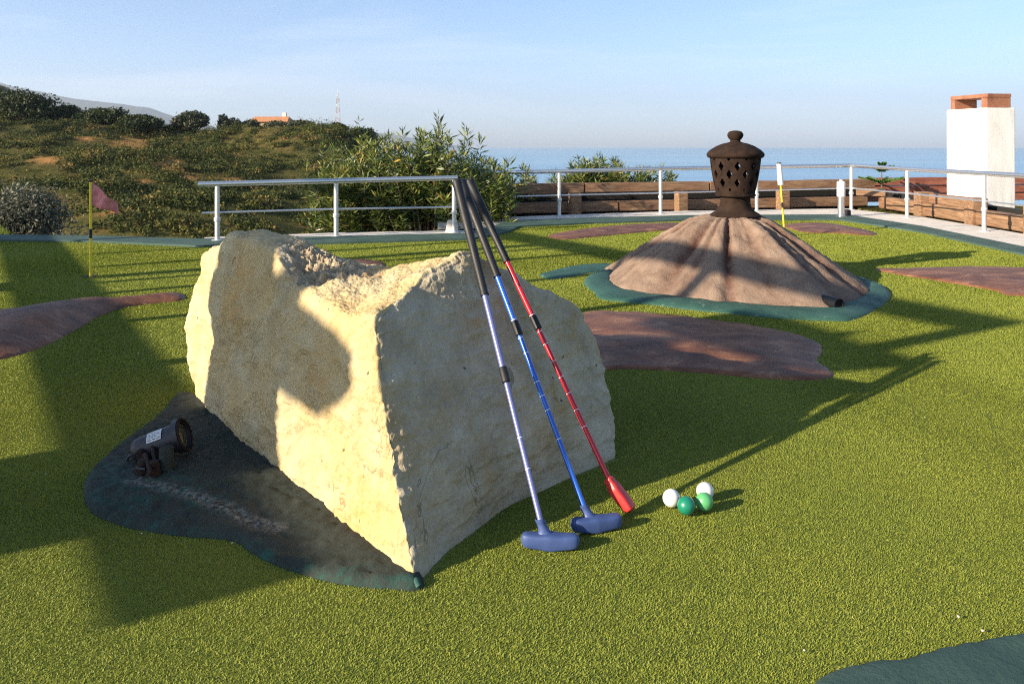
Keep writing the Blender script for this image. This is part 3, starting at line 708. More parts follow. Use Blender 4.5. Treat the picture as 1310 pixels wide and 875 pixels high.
# ------------------------------------------------------------------ railings
def railing(name, label, bases, tops, mids, ext0, ext1):
    """bases: post foot points, tops/mids: photo rows of the rails at each post"""
    t = thing(name, label, 'railing', bases[0])
    tp, mp_ = [], []
    for b, ty, my in zip(bases, tops, mids):
        x = CX+b.x/b.y*F
        tp.append(P(x, ty, b.y)); mp_.append(P(x, my, b.y))
    for b, q in zip(bases, tp):
        mb = MB(); mb.tube([b, Vector((b.x, b.y, q.z-.02))], .021, 14); build('post', mb, M['galv'], t, smooth=True)
        mb = MB(); hz_ = b.z+(q.z-b.z)*.38; mb.lathe(Vector((b.x, b.y, hz_)), [(.021, -.02), (.028, -.016), (.029, .0), (.028, .016), (.021, .02)], 16); build('collar', mb, M['galv'], t, smooth=True)
        mb = MB(); mb.lathe(Vector((b.x, b.y, b.z-.004)), [(.0, .016), (.045, .016), (.05, .012), (.05, 0)], 20); build('base_plate', mb, M['galv'], t, smooth=True)
    d0 = (tp[0]-tp[1]).normalized(); d1 = (tp[-1]-tp[-2]).normalized()
    mb = MB(); mb.tube([tp[0]+d0*ext0]+tp+[tp[-1]+d1*ext1], .024, 16); build('top_rail', mb, M['steel'], t, smooth=True)
    mb = MB(); mb.tube([mp_[0]+d0*ext0*.8]+mp_+[mp_[-1]+d1*ext1], .009, 10); build('mid_rail', mb, M['steel'], t, smooth=True)
    return t
railing('railing', 'steel tube railing ending left of the boulder above the pale kerb', [G(278, 308.5, .012), G(430, 303, .012), G(581, 298.5, .012)], [235.5, 231.5, 228], [272, 267.5, 265], .16, .03)
railing('railing', 'long steel tube railing along the sea side turning the corner by the bollard', [Vector((-.80, 9.75, .01)), G(715.5, 277.5, .01), G(845, 274, .01), G(968, 270.5, .01), G(1089, 269, .01), G(1160.5, 279, .01), G(1259, 296, .01), G(1405, 321, .01)],
        [222, 219.5, 216, 214, 212, 216.5, 222, 231], [254, 250, 247, 244, 241, 247.5, 257.5, 274], .05, .1)
# pale footing block behind the post
mb = MB(); c = G(578, 299, 0); mb.add([c+Vector(v) for v in ((-.065, -.05, -.02), (.065, -.05, -.02), (.065, .05, -.02), (-.065, .05, -.02), (-.04, -.035, .13), (.05, -.035, .13), (.05, .035, .13), (-.04, .035, .13))], [(0, 1, 5, 4), (1, 2, 6, 5), (2, 3, 7, 6), (3, 0, 4, 7), (4, 5, 6, 7), (0, 3, 2, 1)])
tag(build('concrete_block', mb, M['kerb'], None, c, bevel=.008), 'small tapered concrete block at the foot of the railing post behind the putters', 'concrete block')

# ------------------------------------------------------------------ timber walls
def beam(name, a, b, hw, hh, parent, mat='wood'):
    a = Vector(a); b = Vector(b); d = b-a; L = d.length; d.normalize()
    up = Vector((0, 0, 1)); sd = d.cross(up).normalized(); up = sd.cross(d)
    mb = MB(); n = max(2, int(L/.25)); vs = []
    me = bpy.data.meshes.new(name)
    mb.box((0, 0, 0), L/2, hw, hh)
    me.from_pydata(mb.v, [], mb.f); bm = bmesh.new(); bm.from_mesh(me); bmesh.ops.recalc_face_normals(bm, faces=bm.faces)
    bmesh.ops.bevel(bm, geom=list(bm.edges), offset=min(hw, hh)*.14, segments=2, affect='EDGES', clamp_overlap=True)
    le = [e for e in bm.edges if abs((e.verts[0].co-e.verts[1].co).x) > L*.5]
    if L > .5: bmesh.ops.subdivide_edges(bm, edges=le, cuts=n, use_grid_fill=True)
    sx = random.uniform(0, 50)
    for v in bm.verts:
        p = Vector((v.co.x*2+sx, v.co.y*9, v.co.z*9)); v.co.y += .008*noise.noise(p); v.co.z += .008*noise.noise(p+Vector((5, 5, 5)))
    bm.to_mesh(me); bm.free()
    o = bpy.data.objects.new(name, me); COL.objects.link(o); me.materials.append(M[mat])
    o.parent = parent; M4 = Matrix((d, sd, up)).transposed().to_4x4(); M4.translation = (a+b)/2-Vector(parent.location)
    o.matrix_local = M4; return o
def stub(px, py_base, w, h, parent, y=None):
    b = G(px, py_base)
    mb = MB(); mb.box((b.x, b.y, h/2-.02), w, w, h/2+.02, (Vector((math.cos(.25), math.sin(.25), 0)), Vector((-math.sin(.25), math.cos(.25), 0)), Vector((0, 0, 1))))
    return build('timber_post', mb, M['wood'], parent, bevel=.008)
A = Vector((-.95, 10.02, 0)); B = Vector((4.98, 11.6, 0))
def along(x): t = (x-A.x)/(B.x-A.x); return A+(B-A)*t
tw = thing('timber_wall', 'long low wall of weathered railway sleepers along the sea side', 'timber wall', A)
xs_ = [-.95, 1.35, 3.05, 4.98]
for x0, x1 in zip(xs_[:-1], xs_[1:]):
    a, b = along(x0+.006), along(x1-.006)
    beam('lower_sleeper', a+Vector((0, 0, .065)), b+Vector((0, 0, .065)), .09, .064, tw)
xs2 = [-1.1, .9, 2.6, 5.1]
for x0, x1 in zip(xs2[:-1], xs2[1:]):
    a, b = along(x0+.006), along(x1-.006)
    beam('upper_sleeper', a+Vector((.0, .02, .305)), b+Vector((.0, .02, .305)), .10, .06, tw)
for px, py in ((736, 277), (876, 272.5), (1011, 269.5)):
    b = G(px, py); mb = MB(); p = along(b.x)+Vector((.03, -.165, 0))
    mb.box((p.x, p.y, .115), .068, .068, .135, (Vector((.96, .27, 0)), Vector((-.27, .96, 0)), Vector((0, 0, 1)))); build('timber_post', mb, M['wood'], tw, bevel=.01)
mb = MB(); mb.box(along(2.0)+Vector((-.06, .34, .0)), 3.2, .05, .235, ((B-A).normalized(), Vector((-.26, .966, 0)), Vector((0, 0, 1)))); build('dark_backing', mb, M['dark'], tw)  # near-black sheet added so the gaps between sleepers read dark
A2 = Vector((5.03, 10.95, 0)); B2 = Vector((5.16, 6.6, 0))
tw2 = thing('timber_wall', 'low sleeper wall with stub posts running under the white chimney', 'timber wall', A2)
ys_ = [11.25, 10.05, 8.95, 7.85, 6.6]
for y0, y1 in zip(ys_[:-1], ys_[1:]):
    beam('lower_sleeper', (5.06, y0-.07, .075), (5.08, y1+.07, .075), .07, .075, tw2)
for y0, y1 in ((10.0, 9.0), (7.8, 6.6)):
    beam('upper_sleeper', (5.12, y0-.05, .205), (5.13, y1+.05, .205), .07, .055, tw2)
for y in (10.05, 8.92, 7.88, 6.8):
    mb = MB(); mb.box((5.04, y, .13), .085, .085, .15); build('timber_post', mb, M['wood'], tw2, bevel=.012)
beam('corner_sleeper', (4.72, 11.26, .21), (5.06, 11.12, .21), .08, .05, tw2)
# outer planter: rust red boards and soil
ob = thing('board_wall', 'rust red board wall behind the small pine and white chimney', 'board wall', (5.2, 12.1, 0))
for k, z in enumerate((.34, .22, .10)): beam('board', (5.05, 11.9+.02*k, z-.02), (10.5, 12.9+.02*k, z-.02), .05, .057, ob, 'rust')
mb = MB(); mb.box((7.35, 9.4, -.15), 2.5, 2.55, .12); structure(build('planter_ground', mb, M['hill']), 'bare soil beyond the sleeper wall')

mb = MB(); mb.box((5.32, 9.0, .02), .04, 2.6, .16); build('dark_backing', mb, M['dark'], tw2)  # another near-black sheet, added to darken this wall's gaps
# ------------------------------------------------------------------ chimney
CY = 9.7
cx0 = P(1262, 200, CY); ax = Vector((math.cos(R(9)), math.sin(R(9)), 0)); ay = Vector((-math.sin(R(9)), math.cos(R(9)), 0))
ch = thing('chimney', 'square white rendered chimney with a red clay cap', 'chimney', (cx0.x, cx0.y, -.3))
ztop = P(1262, 138, CY).z
wR, wL = .385, .0
def corner(px, near, axis):     # length along axis so that the far corner falls on photo column px
    k = (px-CX)/F; # (near.x+axis.x*t) = k*(near.y+axis.y*t)
    return (k*near.y-near.x)/(axis.x-k*axis.y)
wx = corner(1299, cx0, ax); wy = corner(1211, cx0, ay)
cc = Vector((cx0.x, cx0.y, 0))+ax*wx/2+ay*wy/2
mb = MB(); mb.box((cc.x, cc.y, (ztop-.3)/2), wx/2, wy/2, (ztop+.3)/2, (ax, ay, Vector((0, 0, 1)))); build('stack', mb, M['render_w'], ch, bevel=.012)
capb = thing  # noqa
hcap = .165; ix, iy = wx/2-.035, wy/2-.03
mb = MB(); th_ = .05
Zv = Vector((0, 0, 1)); zc = ztop+.003
for sy, tk in ((-1, .05), (1, .035)):
    mb = MB(); mb.box(cc+ay*sy*(iy-tk)+Zv*(zc+(hcap-.046)/2), ix, tk, (hcap-.046)/2, (ax, ay, Zv)); build('cap_side', mb, M['clay'], ch, bevel=.006)
mb = MB(); mb.box(cc+Zv*(zc+hcap-.022), ix+.004, iy+.004, .0235, (ax, ay, Zv)); build('cap_top', mb, M['clay'], ch, bevel=.008)

# ------------------------------------------------------------------ bollard lamp, box
b = G(1076, 277.5, .012)
bo = thing('bollard_lamp', 'short bollard lamp with white head and steel tube by the railing corner', 'bollard lamp', b)
mb = MB(); mb.lathe(b, [(0, 0), (.062, 0), (.062, .008), (.038, .010), (.038, .24)], 24); build('tube', mb, M['steel'], bo, smooth=True)
mb = MB(); mb.lathe(b, [(0, .238), (.045, .238), (.047, .245), (.047, .40), (.044, .412), (.02, .416), (.018, .43), (0, .432)], 24); build('head', mb, M['white'], bo, smooth=True)
b = G(1085, 276.5, .012); mb = MB(); mb.box(b+Vector((.01, .05, .035)), .03, .04, .037); tag(build('junction_box', mb, M['lamp'], None, b, bevel=.006), 'small dark box on the kerb beside the bollard lamp', 'junction box')

# ------------------------------------------------------------------ flags
def flagpole(px, pyb, pytop, rad, label, cloth, mat, bandpy):
    b = G(px, pyb); top = P(px, pytop, b.y).z
    t = thing('golf_flag', label, 'golf flag', b, 'pin flags in the holes')
    tilt = Vector((.0, 0, 0))
    mb = MB(); mb.tube([b-Vector((0, 0, .01)), Vector((b.x, b.y, top))], rad, 10); build('pole', mb, M['yellow'], t, smooth=True)
    z0, z1 = (P(px, q, b.y).z for q in bandpy)
    mb = MB(); mb.tube([Vector((b.x, b.y, z0)), Vector((b.x, b.y, z1))], rad*1.12, 10); build('band', mb, M['black'], t, smooth=True)
    mb = MB(); mb.lathe(b, [(0, .0035), (.052, .0035), (.055, .002)], 24); build('cup', mb, M['dark'], t)  # flat dark disc painted as the shade down the hole
    return t, b, top
t, b, top = flagpole(116, 354, 233, .0085, 'left pin flag with a faded pink pennant on a yellow pole', None, 'pink', (305, 293))
mb = MB(); mb.tube([Vector((b.x, b.y, top)), Vector((b.x, b.y, top+.012))], .0125, 10); build('pole_cap', mb, M['black'], t, smooth=True)
nx, nz = 14, 12; hgt = 28*b.y/F; mbv = []
mb = MB()
for i in range(nx+1):
    u = i/nx
    for k in range(nz+1):
        v = k/nz; L = .185
        zz = top-.004-hgt*(.95*u**1.25+v*(1-.40*u))-.01*math.sin(u*6)*v
        x = b.x+L*u*.80; y = b.y+.035*math.sin(u*7+v*1.5)*u+.03*u
        mb.v.append((x, y, zz))
for i in range(nx):
    for k in range(nz): mb.f.append((i*(nz+1)+k, (i+1)*(nz+1)+k, (i+1)*(nz+1)+k+1, i*(nz+1)+k+1))
o = build('pennant', mb, M['pink'], t, smooth=True, autosmooth=False); sd_ = o.modifiers.new('s', 'SOLIDIFY'); sd_.thickness = .0025
t2, b2, top2 = flagpole(1004, 303, 211, .0085, 'far pin flag with a small white sleeve behind the mound', None, 'white', (266, 259))
for c in t2.children:
    pass
mb = MB(); mb.tube([Vector((b2.x, b2.y, top2+.01)), Vector((b2.x, b2.y, top2-.185))], [.022, .026], 14); build('sleeve', mb, M['white'], t2, smooth=True)
mb = MB(); mb.tube([Vector((b2.x, b2.y, top2+.01)), Vector((b2.x, b2.y, top2+.022))], .02, 12); build('pole_cap', mb, M['lamp'], t2, smooth=True)
t2.rotation_euler = (0, R(-4.5), 0)

# ------------------------------------------------------------------ putters
def putter(label, head_px, foot_px, top_px, ytop, fr, shaft, head_m, style, sticks):
    """head_px: where shaft enters head; top_px: butt end; fr: fractions from butt for grip end and joint"""
    foot = G(*foot_px)
    t = thing('putter', label, 'putter', foot, 'putters leaning on the boulder')
    s0 = P(*head_px, foot.y+.012); s1 = P(*top_px, ytop); d = (s1-s0)
    def at(f): return s1+(s0-s1)*f
    g = fr[0]; j = fr[1]
    mb = MB(); mb.tube([at(1.0), at(j)], .0062, 14); mb.tube([at(j), at(g-.02)], .0072, 14); build('shaft', mb, M[shaft], t, smooth=True)
    mb = MB(); mb.tube([at(j+.022), at(j+.019), at(j-.019), at(j-.022)], [.0075, .0098, .0098, .0085], 16); build('joint_sleeve', mb, M['black'], t, smooth=True)
    # grip: tapered, gently waisted and ringed
    n = 64; pts = []; rs = []
    for i in range(n+1):
        f = i/n; r = .0125-.0030*f+(.0016*math.exp(-((f-.02)/.03)**2))+(.0012 if f > .97 else 0)+(.0013*math.exp(-((f-.36)/.10)**2))
        if .36 < f < .93: r += .0005*(1 if i % 2 else -1)
        pts.append(at(f*g)); rs.append(r)
    rs[0] *= .7; mb = MB(); mb.tube([pts[0]+(pts[0]-pts[1])*.3]+pts, [rs[0]*.5]+rs, 16); build('grip', mb, M['black'], t, smooth=True)
    # scale marks on the lower shaft
    for m_ in sticks:
        mb = MB(); mb.tube([at(m_-.0009), at(m_+.0009)], .0065 if m_ > j else .0075, 14); build('scale_mark', mb, M['mark'], t, smooth=True)
    return t, foot, s0, (s1-s0).normalized()
def mallet(t, foot, s0, d, half, ang_, mat):
    """two-way rubber putter head with a rising hosel"""
    u = Vector((math.cos(ang_), math.sin(ang_), 0)); wv = Vector((-u.y, u.x, 0)); up = Vector((0, 0, 1))
    mb = MB(); n = 33; m_ = 18; vs = []
    for i in range(n):
        f = -1+2*i/(n-1); e = (1-abs(f)**9)**.5 if abs(f) < 1 else 0
        hz_ = .0150*e+.0003+.0035*math.exp(-(f/.30)**2)-.0015*(1-abs(f)); wy_ = (.0130+.004*(1-abs(f)))*e+.0003
        for k in range(m_):
            a = 2*math.pi*k/m_; ca, sa = math.cos(a), math.sin(a)
            q = lambda z: math.copysign(abs(z)**.45, z)
            vs.append(foot+u*half*f+wv*wy_*q(ca)+up*(hz_*q(sa)+.0175+.004*abs(f)**2))
    fs = [(i*m_+k, i*m_+(k+1) % m_, (i+1)*m_+(k+1) % m_, (i+1)*m_+k) for i in range(n-1) for k in range(m_)]
    fs += [tuple(range(m_))[::-1], tuple((n-1)*m_+k for k in range(m_))]
    mb.add(vs, fs); o = build('head', mb, M[mat], t, smooth=True)
    a = foot+up*.012; ax2 = (s0-a).normalized(); w2 = ax2.cross(u).normalized(); mb = MB(); vs = []; nn = 24
    rings = [(0, .050, .011), (.22, .040, .0118), (.32, .029, .0118), (.44, .0195, .0115), (.56, .0145, .0110), (.70, .0118, .0106), (.85, .0108, .0104), (.97, .0104, .0104), (1.0, .0112, .0112), (1.13, .0112, .0112), (1.15, .0085, .0085)]
    for f_, ra, rb in rings:
        c_ = a+(s0-a)*f_
        for k in range(nn):
            q_ = 2*math.pi*k/nn; vs.append(c_+u*ra*math.cos(q_)+w2*rb*math.sin(q_))
    mb.add(vs, [(i*nn+k, i*nn+(k+1) % nn, (i+1)*nn+(k+1) % nn, (i+1)*nn+k) for i in range(len(rings)-1) for k in range(nn)])
    build('hosel', mb, M[mat], t, smooth=True)
t, f, s, d = putter('putter nearest the boulder corner with a pale lavender shaft and ribbed grip', (692, 668), (704, 703), (584, 231), 2.15, (.385, .62), 'silver', 'bluehead', 0, [.60, .79, .87])
mallet(t, f, s, d, .0625, R(-4), 'bluehead')
t, f, s, d = putter('middle putter with a bright blue shaft and blue head', (748, 650), (763, 680), (590, 231), 2.21, (.335, .50), 'bluesh', 'bluehead', 0, [.475, .53, .575, .66, .70, .74, .82])
mallet(t, f, s, d, .060, R(14), 'bluehead')
t, f, s, d = putter('red putter on the right with white scale marks and a red head', (781, 617), (802, 657), (600, 231), 2.27, (.305, .515), 'redsh', 'redhead', 0, [.49, .525, .545, .585, .64, .69, .74, .79, .84])
# red head: seen end on
tip = G(808, 661); hs = s
mb = MB(); up = Vector((0, 0, 1)); ax_ = (Vector((tip.x, tip.y, .010))-s).normalized(); e1 = ax_.cross(up).normalized(); e2 = e1.cross(ax_)
n = 22; vs = []; fs = []; LL = (Vector((tip.x, tip.y, .010))-s).length+.012; m_ = 18
for i in range(n):
    f = i/(n-1); w1 = .0108+.0056*smst(.12, .34, f); h1 = .0110+.0028*smst(.12, .34, f)-.003*smst(.6, 1, f)
    e = 1 if f < .93 else math.sqrt(max(0, 1-((f-.93)/.07)**2*.75)); e = min(e, .75+f*6)
    for k in range(m_):
        a = 2*math.pi*k/m_; q = lambda z: math.copysign(abs(z)**.5, z)
        vs.append(s-ax_*.012+ax_*LL*f+e1*w1*e*q(math.cos(a))+e2*h1*e*q(math.sin(a))+up*.004*smst(.4, 1, f))
fs = [(i*m_+k, i*m_+(k+1) % m_, (i+1)*m_+(k+1) % m_, (i+1)*m_+k) for i in range(n-1) for k in range(m_)]+[tuple(range(m_))[::-1], tuple((n-1)*m_+k for k in range(m_))]
mb.add(vs, fs); build('head', mb, M['redhead'], t, smooth=True)

# ------------------------------------------------------------------ balls
def ball(px, py, label, mat):
    """px,py: centre of the ball in the photo"""
    r = .0205; y = (H-r-.004)*F/(py-HY); c = Vector(((px-CX)*y/F, y, r+.004))
    bm = bmesh.new(); bmesh.ops.create_icosphere(bm, subdivisions=4, radius=r)
    me = bpy.data.meshes.new('golf_ball'); bm.to_mesh(me); bm.free()
    o = link('golf_ball', me, M[mat], None, c, True)
    tag(o, label, 'golf ball', 'balls beside the putters')
ball(859, 637, 'white golf ball leftmost of the four balls', 'ballw')
ball(902, 628, 'white golf ball behind the light green one', 'ballw')
ball(878, 646.5, 'deep green golf ball nearest in the cluster', 'ballg')
ball(901, 641.5, 'light green golf ball in front of a white one', 'balll')

for i, (px, py, r_, lb) in enumerate([(1226, 788, .0045, 'larger pale pebble on the turf near the dark green pad'), (1257, 806, .004, 'pale pebble at the edge of the dark green pad'), (1092, 853, .0045, 'pinkish pebble on the rim of the dark green pad'), (1029, 831, .003, 'tiny white chip at the lower right of the turf'),
        (1183, 534, .003, 'tiny white chip on open turf right of the shadow tip'), (1164, 409, .004, 'small white chip right of the ribbed mound'), (1221, 385, .004, 'small white chip below the red brown wedge'), (181, 682, .003, 'white chip at the front rim of the pad'), (297, 694, .003, 'white chip beside the bend of the pad rim'),
        (177, 452, .005, 'pale chip on the shaded turf left of the boulder'), (59, 606, .003, 'tiny chip on the shaded turf left of the pad'), (91, 523, .003, 'tiny pale chip on the sunny turf at the left')]):
    c = G(px, py, .008); bm = bmesh.new(); bmesh.ops.create_icosphere(bm, subdivisions=2, radius=r_*.65)
    for v in bm.verts: v.co *= 1+.35*noise.noise(v.co*260+Vector((i*3, 0, 0))); v.co.z *= .7
    me = bpy.data.meshes.new('pebble'); bm.to_mesh(me); bm.free(); o = link('pebble', me, M['pebble'], None, c, True); tag(o, lb, 'pebble', 'stray chips on the turf')
# ------------------------------------------------------------------ ground spotlight
fx = P(232, 557, 2.172); bk = P(174, 578, 2.165)
sp = thing('spotlight', 'black garden spotlight with a paper label aimed at the boulder', 'spotlight', G(200, 602, .04))
d = (fx-bk).normalized(); L = (fx-bk).length
mb = MB(); mb.lathe(bk, [(0, -.004), (.024, -.003), (.031, .004), (.034, .02), (.036, L-.012), (.044, L-.010), (.045, L+.006), (.038, L+.008), (.036, L-.004), (.0, L-.004)], 40, d); build('housing', mb, M['lamp'], sp, smooth=True)
mb = MB(); mb.lathe(bk, [(0, L-.001), (.035, L-.001)], 40, d); build('lens', mb, M['glass'], sp, smooth=True)
mb = MB(); mb.lathe(bk, [(.0375, L+.0085), (.0375, L+.0115), (.0435, L+.0115), (.0455, L+.008)], 40, d); build('bezel', mb, M['rusty'], sp, smooth=True)
# label wrapped over the housing
sidev = d.cross(Vector((0, 0, 1))).normalized(); upv = sidev.cross(d).normalized()
mb = MB(); vs = []
for i in range(7):
    for k in range(9):
        a = R(28+52*k/8); hh = .047+.040*i/6; rr = .0365+.0006+.0003*i/6
        vs.append(bk+d*hh+(sidev*math.cos(a)+upv*math.sin(a))*rr)
mb.add(vs, [(i*9+k, i*9+k+1, (i+1)*9+k+1, (i+1)*9+k) for i in range(6) for k in range(8)]); lab = build('paper_label', mb, M['label'], sp, smooth=True)
mb = MB()
for row, (s0, s1) in enumerate(((.12, .9), (.1, .7), (.15, .85), (.1, .6))):
    a = R(36+10*row); n = 9; k0 = len(mb.v)
    for i in range(n):
        f = s0+(s1-s0)*i/(n-1)
        for da in (0, R(2.2)): mb.v.append(bk+d*(.047+.040*f)+(sidev*math.cos(a+da)+upv*math.sin(a+da))*.0376)
    for i in range(n-1):
        if i % 3 != 2: mb.f.append((k0+2*i, k0+2*i+1, k0+2*i+3, k0+2*i+2))
build('print_line', mb, M['lamp'], lab)
# yoke, knobs and foot
mid = bk+d*.028; ft = G(196, 603, .045)
mb = MB()
for s1 in (-1, 1):
    q = mid+sidev*.043*s1
    mb.tube([q+upv*.012, q-upv*.02, Vector((q.x*.6+ft.x*.4, q.y*.6+ft.y*.4, ft.z+.02)), ft+sidev*.015*s1], .0052, 10)
build('yoke', mb, M['rusty'], sp, smooth=True)
for s1 in (-1, 1):
    mb = MB(); mb.lathe(mid+sidev*(.036*s1), [(0, .016), (.010, .016), (.012, .012), (.012, 0)], 20, sidev*s1); build('knob', mb, M['rusty'], sp, smooth=True)
mb = MB(); mb.lathe(G(183, 598, .04), [(0, .022), (.010, .022), (.013, .018), (.014, .006), (.020, .003), (.020, -.01)], 24); mb.lathe(G(196, 602, .035), [(0, .024), (.013, .024), (.015, .018), (.018, -.01)], 20); build('foot', mb, M['rusty'], sp, smooth=True)
mb = MB(); mb.lathe(G(213, 594, .04), [(0, .045), (.014, .045), (.018, .04), (.019, -.01)], 24); build('cable_gland', mb, M['pad'], sp, smooth=True)
mb = MB(); a = bk-d*.002; mb.tube([a, a-d*.02-Vector((0, 0, .006)), a-d*.028-Vector((0, 0, .03)), a-d*.02-Vector((0, 0, .05)), G(176, 599, .045), G(186, 600, .045)], .0034, 10); build('cable', mb, M['lamp'], sp, smooth=True)

# ------------------------------------------------------------------ plants
def oleander(label, cx, cy, z0, hgt, spread, nst, seed, lscale=1.0, yspread=.5, group='oleander bushes beyond the railings', leaf=.062):
    rng = np.random.default_rng(seed)
    t = thing('oleander_bush', label, 'bush', (cx, cy, z0), group)
    Cs, Us, Vs, Ss = [], [], [], []; mb = MB()
    for i in range(nst):
        u = rng.uniform(-1, 1); v = rng.uniform(-1, 1); hh = hgt*(.80+.20*noise.noise(Vector((u*3.1, seed*1.7, v)))*1.6-.22*abs(u)**2)*(rng.uniform(.45, .95) if i % 5 else rng.uniform(.9, 1.10))
        foot = np.array([cx+u*spread*.35, cy+v*yspread*.4, z0]); tip = np.array([cx+u*spread+rng.normal(0, .06), cy+v*yspread, z0+hh])
        bend = np.array([u*spread*.18, 0, hh*.08])
        path = [foot+(tip-foot)*s+bend*math.sin(math.pi*s) for s in np.linspace(0, 1, 7)]
        if i % 3 == 0: mb.tube([Vector(p) for p in path], [.012-.0015*k for k in range(7)], 5)
        d = path[-1]-path[-2]; d /= np.linalg.norm(d)
        nw = int(rng.integers(14, 22))
        for k in range(nw):
            s = 1-(k/nw)**1.1*.62; p = foot+(tip-foot)*s+bend*math.sin(math.pi*s)
            a0 = rng.uniform(0, 6.28); tone = rng.normal(.42, .17)
            for m_ in range(3):
                a = a0+m_*2.094+rng.normal(0, .25)
                side = np.array([math.cos(a), math.sin(a), 0]); el = rng.normal(.75 if k < 4 else .35, .3)
                l = side*math.cos(el)+d*math.sin(el)*1.0+np.array([0, 0, .05]); l /= np.linalg.norm(l)
                ln = leaf*lscale*rng.uniform(.7, 1.25)*(.7 if k < 2 else 1)
                wd = np.cross(l, rng.normal(size=3)); wd /= np.linalg.norm(wd)+1e-9
                Cs.append(p+l*ln); Us.append(l*ln); Vs.append(wd*ln*.15); Ss.append(np.clip(tone+rng.normal(0, .16)+(.12 if k < 4 else 0), 0, .96 if rng.uniform() > .01 else 1))
    build('stems', mb, M['bark'], t, smooth=True)
    b = np.array([cx, cy, z0]); me = leaf_mesh(np.array(Cs)-b, np.array(Us), np.array(Vs), np.array(Ss))
    o = link('foliage', me, M['olean'], t); return t
def gx(px, y): return (px-CX)*y/F
oleander('tall oleander bush behind the railing joint above the putters', gx(545, 9.3), 9.35, -.45, 1.64, 1.0, 360, 3, yspread=.55)
oleander('broad oleander bush behind the left railing by the hillside', gx(465, 9.3), 9.5, -.45, 1.62, .66, 210, 4, yspread=.5)
oleander('small oleander sprouting beside the tall one towards the sea', gx(645, 10.6), 10.9, -.3, 1.02, .40, 60, 5, yspread=.3)
oleander('oleander row behind the sleeper wall left of the lantern', gx(775, 11.8), 12.0, -.5, 1.27, .78, 320, 6, yspread=.35, leaf=.07)
oleander('single oleander shoot at the end of the row near the lantern', gx(854, 11.8), 11.9, -.5, 1.25, .10, 14, 8, yspread=.1)
# young pine by the corner
pc = P(1128, 237, 11.5)
pt = thing('young_pine', 'small star shaped pine seedling behind the corner of the wall', 'young pine', (pc.x, pc.y, pc.z-.25))
mb = MB(); mb.tube([Vector((pc.x, pc.y, pc.z-.25)), pc, pc+Vector((0, 0, .24))], [.014, .011, .004], 8); build('trunk', mb, M['bark'], pt, smooth=True)
Cs, Us, Vs, Ss = [], [], [], []
for lev, (z, L, nb, rise) in enumerate(((.04, .30, 7, .22), (.19, .17, 6, .5), (.26, .07, 5, 1.0))):
    for k in range(nb):
        a = 2*math.pi*k/nb+lev*.4; dv = np.array([math.cos(a), math.sin(a), rise]); dv /= np.linalg.norm(dv)
        for s in np.linspace(.05, 1, 26):
            p = np.array(pc)+np.array([0, 0, z])+dv*L*s
            for q in range(4):
                sd = rdir(1)[0]; l = dv*.8+sd*.6; l /= np.linalg.norm(l); ln = .020*(1.2-s*.6)
                Cs.append(p+l*ln); Us.append(l*ln); wv = np.cross(l, rdir(1)[0]); Vs.append(wv/np.linalg.norm(wv)*.009); Ss.append(RNG.uniform(.3, 1))
me = leaf_mesh(np.array(Cs)-np.array(pt.location), np.array(Us), np.array(Vs), np.array(Ss)); link('needles', me, M['fern'], pt)
# grey bush left, verge grass
def cloud_obj(name, blobs, size, mat, parent=None, origin=(0, 0, 0), asp=.5, shell=.55):
    C, U, V, S = cloud(blobs, size, asp, 0, shell); me = leaf_mesh(C-np.array(origin), U, V, S)
    return link(name, me, M[mat], parent, None if parent else origin)
def bushblobs(c, r, nb, n, seed):
    rg = np.random.default_rng(seed); out = []
    for i in range(nb):
        d = rg.normal(size=3); d /= np.linalg.norm(d); d[2] = abs(d[2])*.9
        q = np.array(c)+d*np.array(r)*rg.uniform(.35, .75); s = rg.uniform(.3, .5)
        out.append((tuple(q), (r[0]*s, r[1]*s, r[2]*s), n))
    return out
gb = P(22, 285, 10.9)
t = thing('grey_bush', 'grey green shrub beyond the turf at the left edge', 'bush', (gb.x, gb.y, -.9))
cloud_obj('foliage', bushblobs((gb.x, gb.y, -.38), (.95, .5, .86), 34, 480, 21), .026, 'greybush', t, (gb.x, gb.y, -.9), .35, .3)
mb = MB()
for k in range(7): mb.tube([Vector((gb.x, gb.y, -1.2)), Vector((gb.x+random.uniform(-.3, .3), gb.y+random.uniform(-.2, .2), -.6)), Vector((gb.x+random.uniform(-.7, .7), gb.y+random.uniform(-.4, .4), .0))], [.03, .02, .008], 6)
build('stems', mb, M['bark'], t, smooth=True)
n = 16000; y = RNG.uniform(7.75, 9.9, n); x = RNG.uniform(-10.2, 0, n)*0+(-4.55-.78*(y-7.7))-RNG.uniform(0, 4.6, n)
U = RNG.normal(0, .3, (n, 3)); U[:, 2] = 1; U /= np.linalg.norm(U, axis=1)[:, None]; ln = RNG.uniform(.02, .05, n); U *= ln[:, None]
V = np.cross(U, rdir(n)); V = V/np.linalg.norm(V, axis=1)[:, None]*(ln*.12)[:, None]
zg = -.12+0*x; C = np.stack([x, y, zg], 1)+U
o = link('verge_grass', leaf_mesh(C, U, V, RNG.uniform(0, 1, n)), M['grass']); tag(o, 'bright grass verge beyond the left edging', 'grass', kind='stuff')
mb = MB(); q_ = [(-13, 7.7), (-4.5, 7.7), (-6.3, 10), (-13, 10)]; mb.v = [(x, y, z) for z in (-.6, -.13) for x, y in q_]; mb.f = [(3, 2, 1, 0), (4, 5, 6, 7)]+[(i, (i+1) % 4, 4+(i+1) % 4, 4+i) for i in range(4)]; structure(build('verge', mb, M['hill']), 'soil verge beyond the left edging')
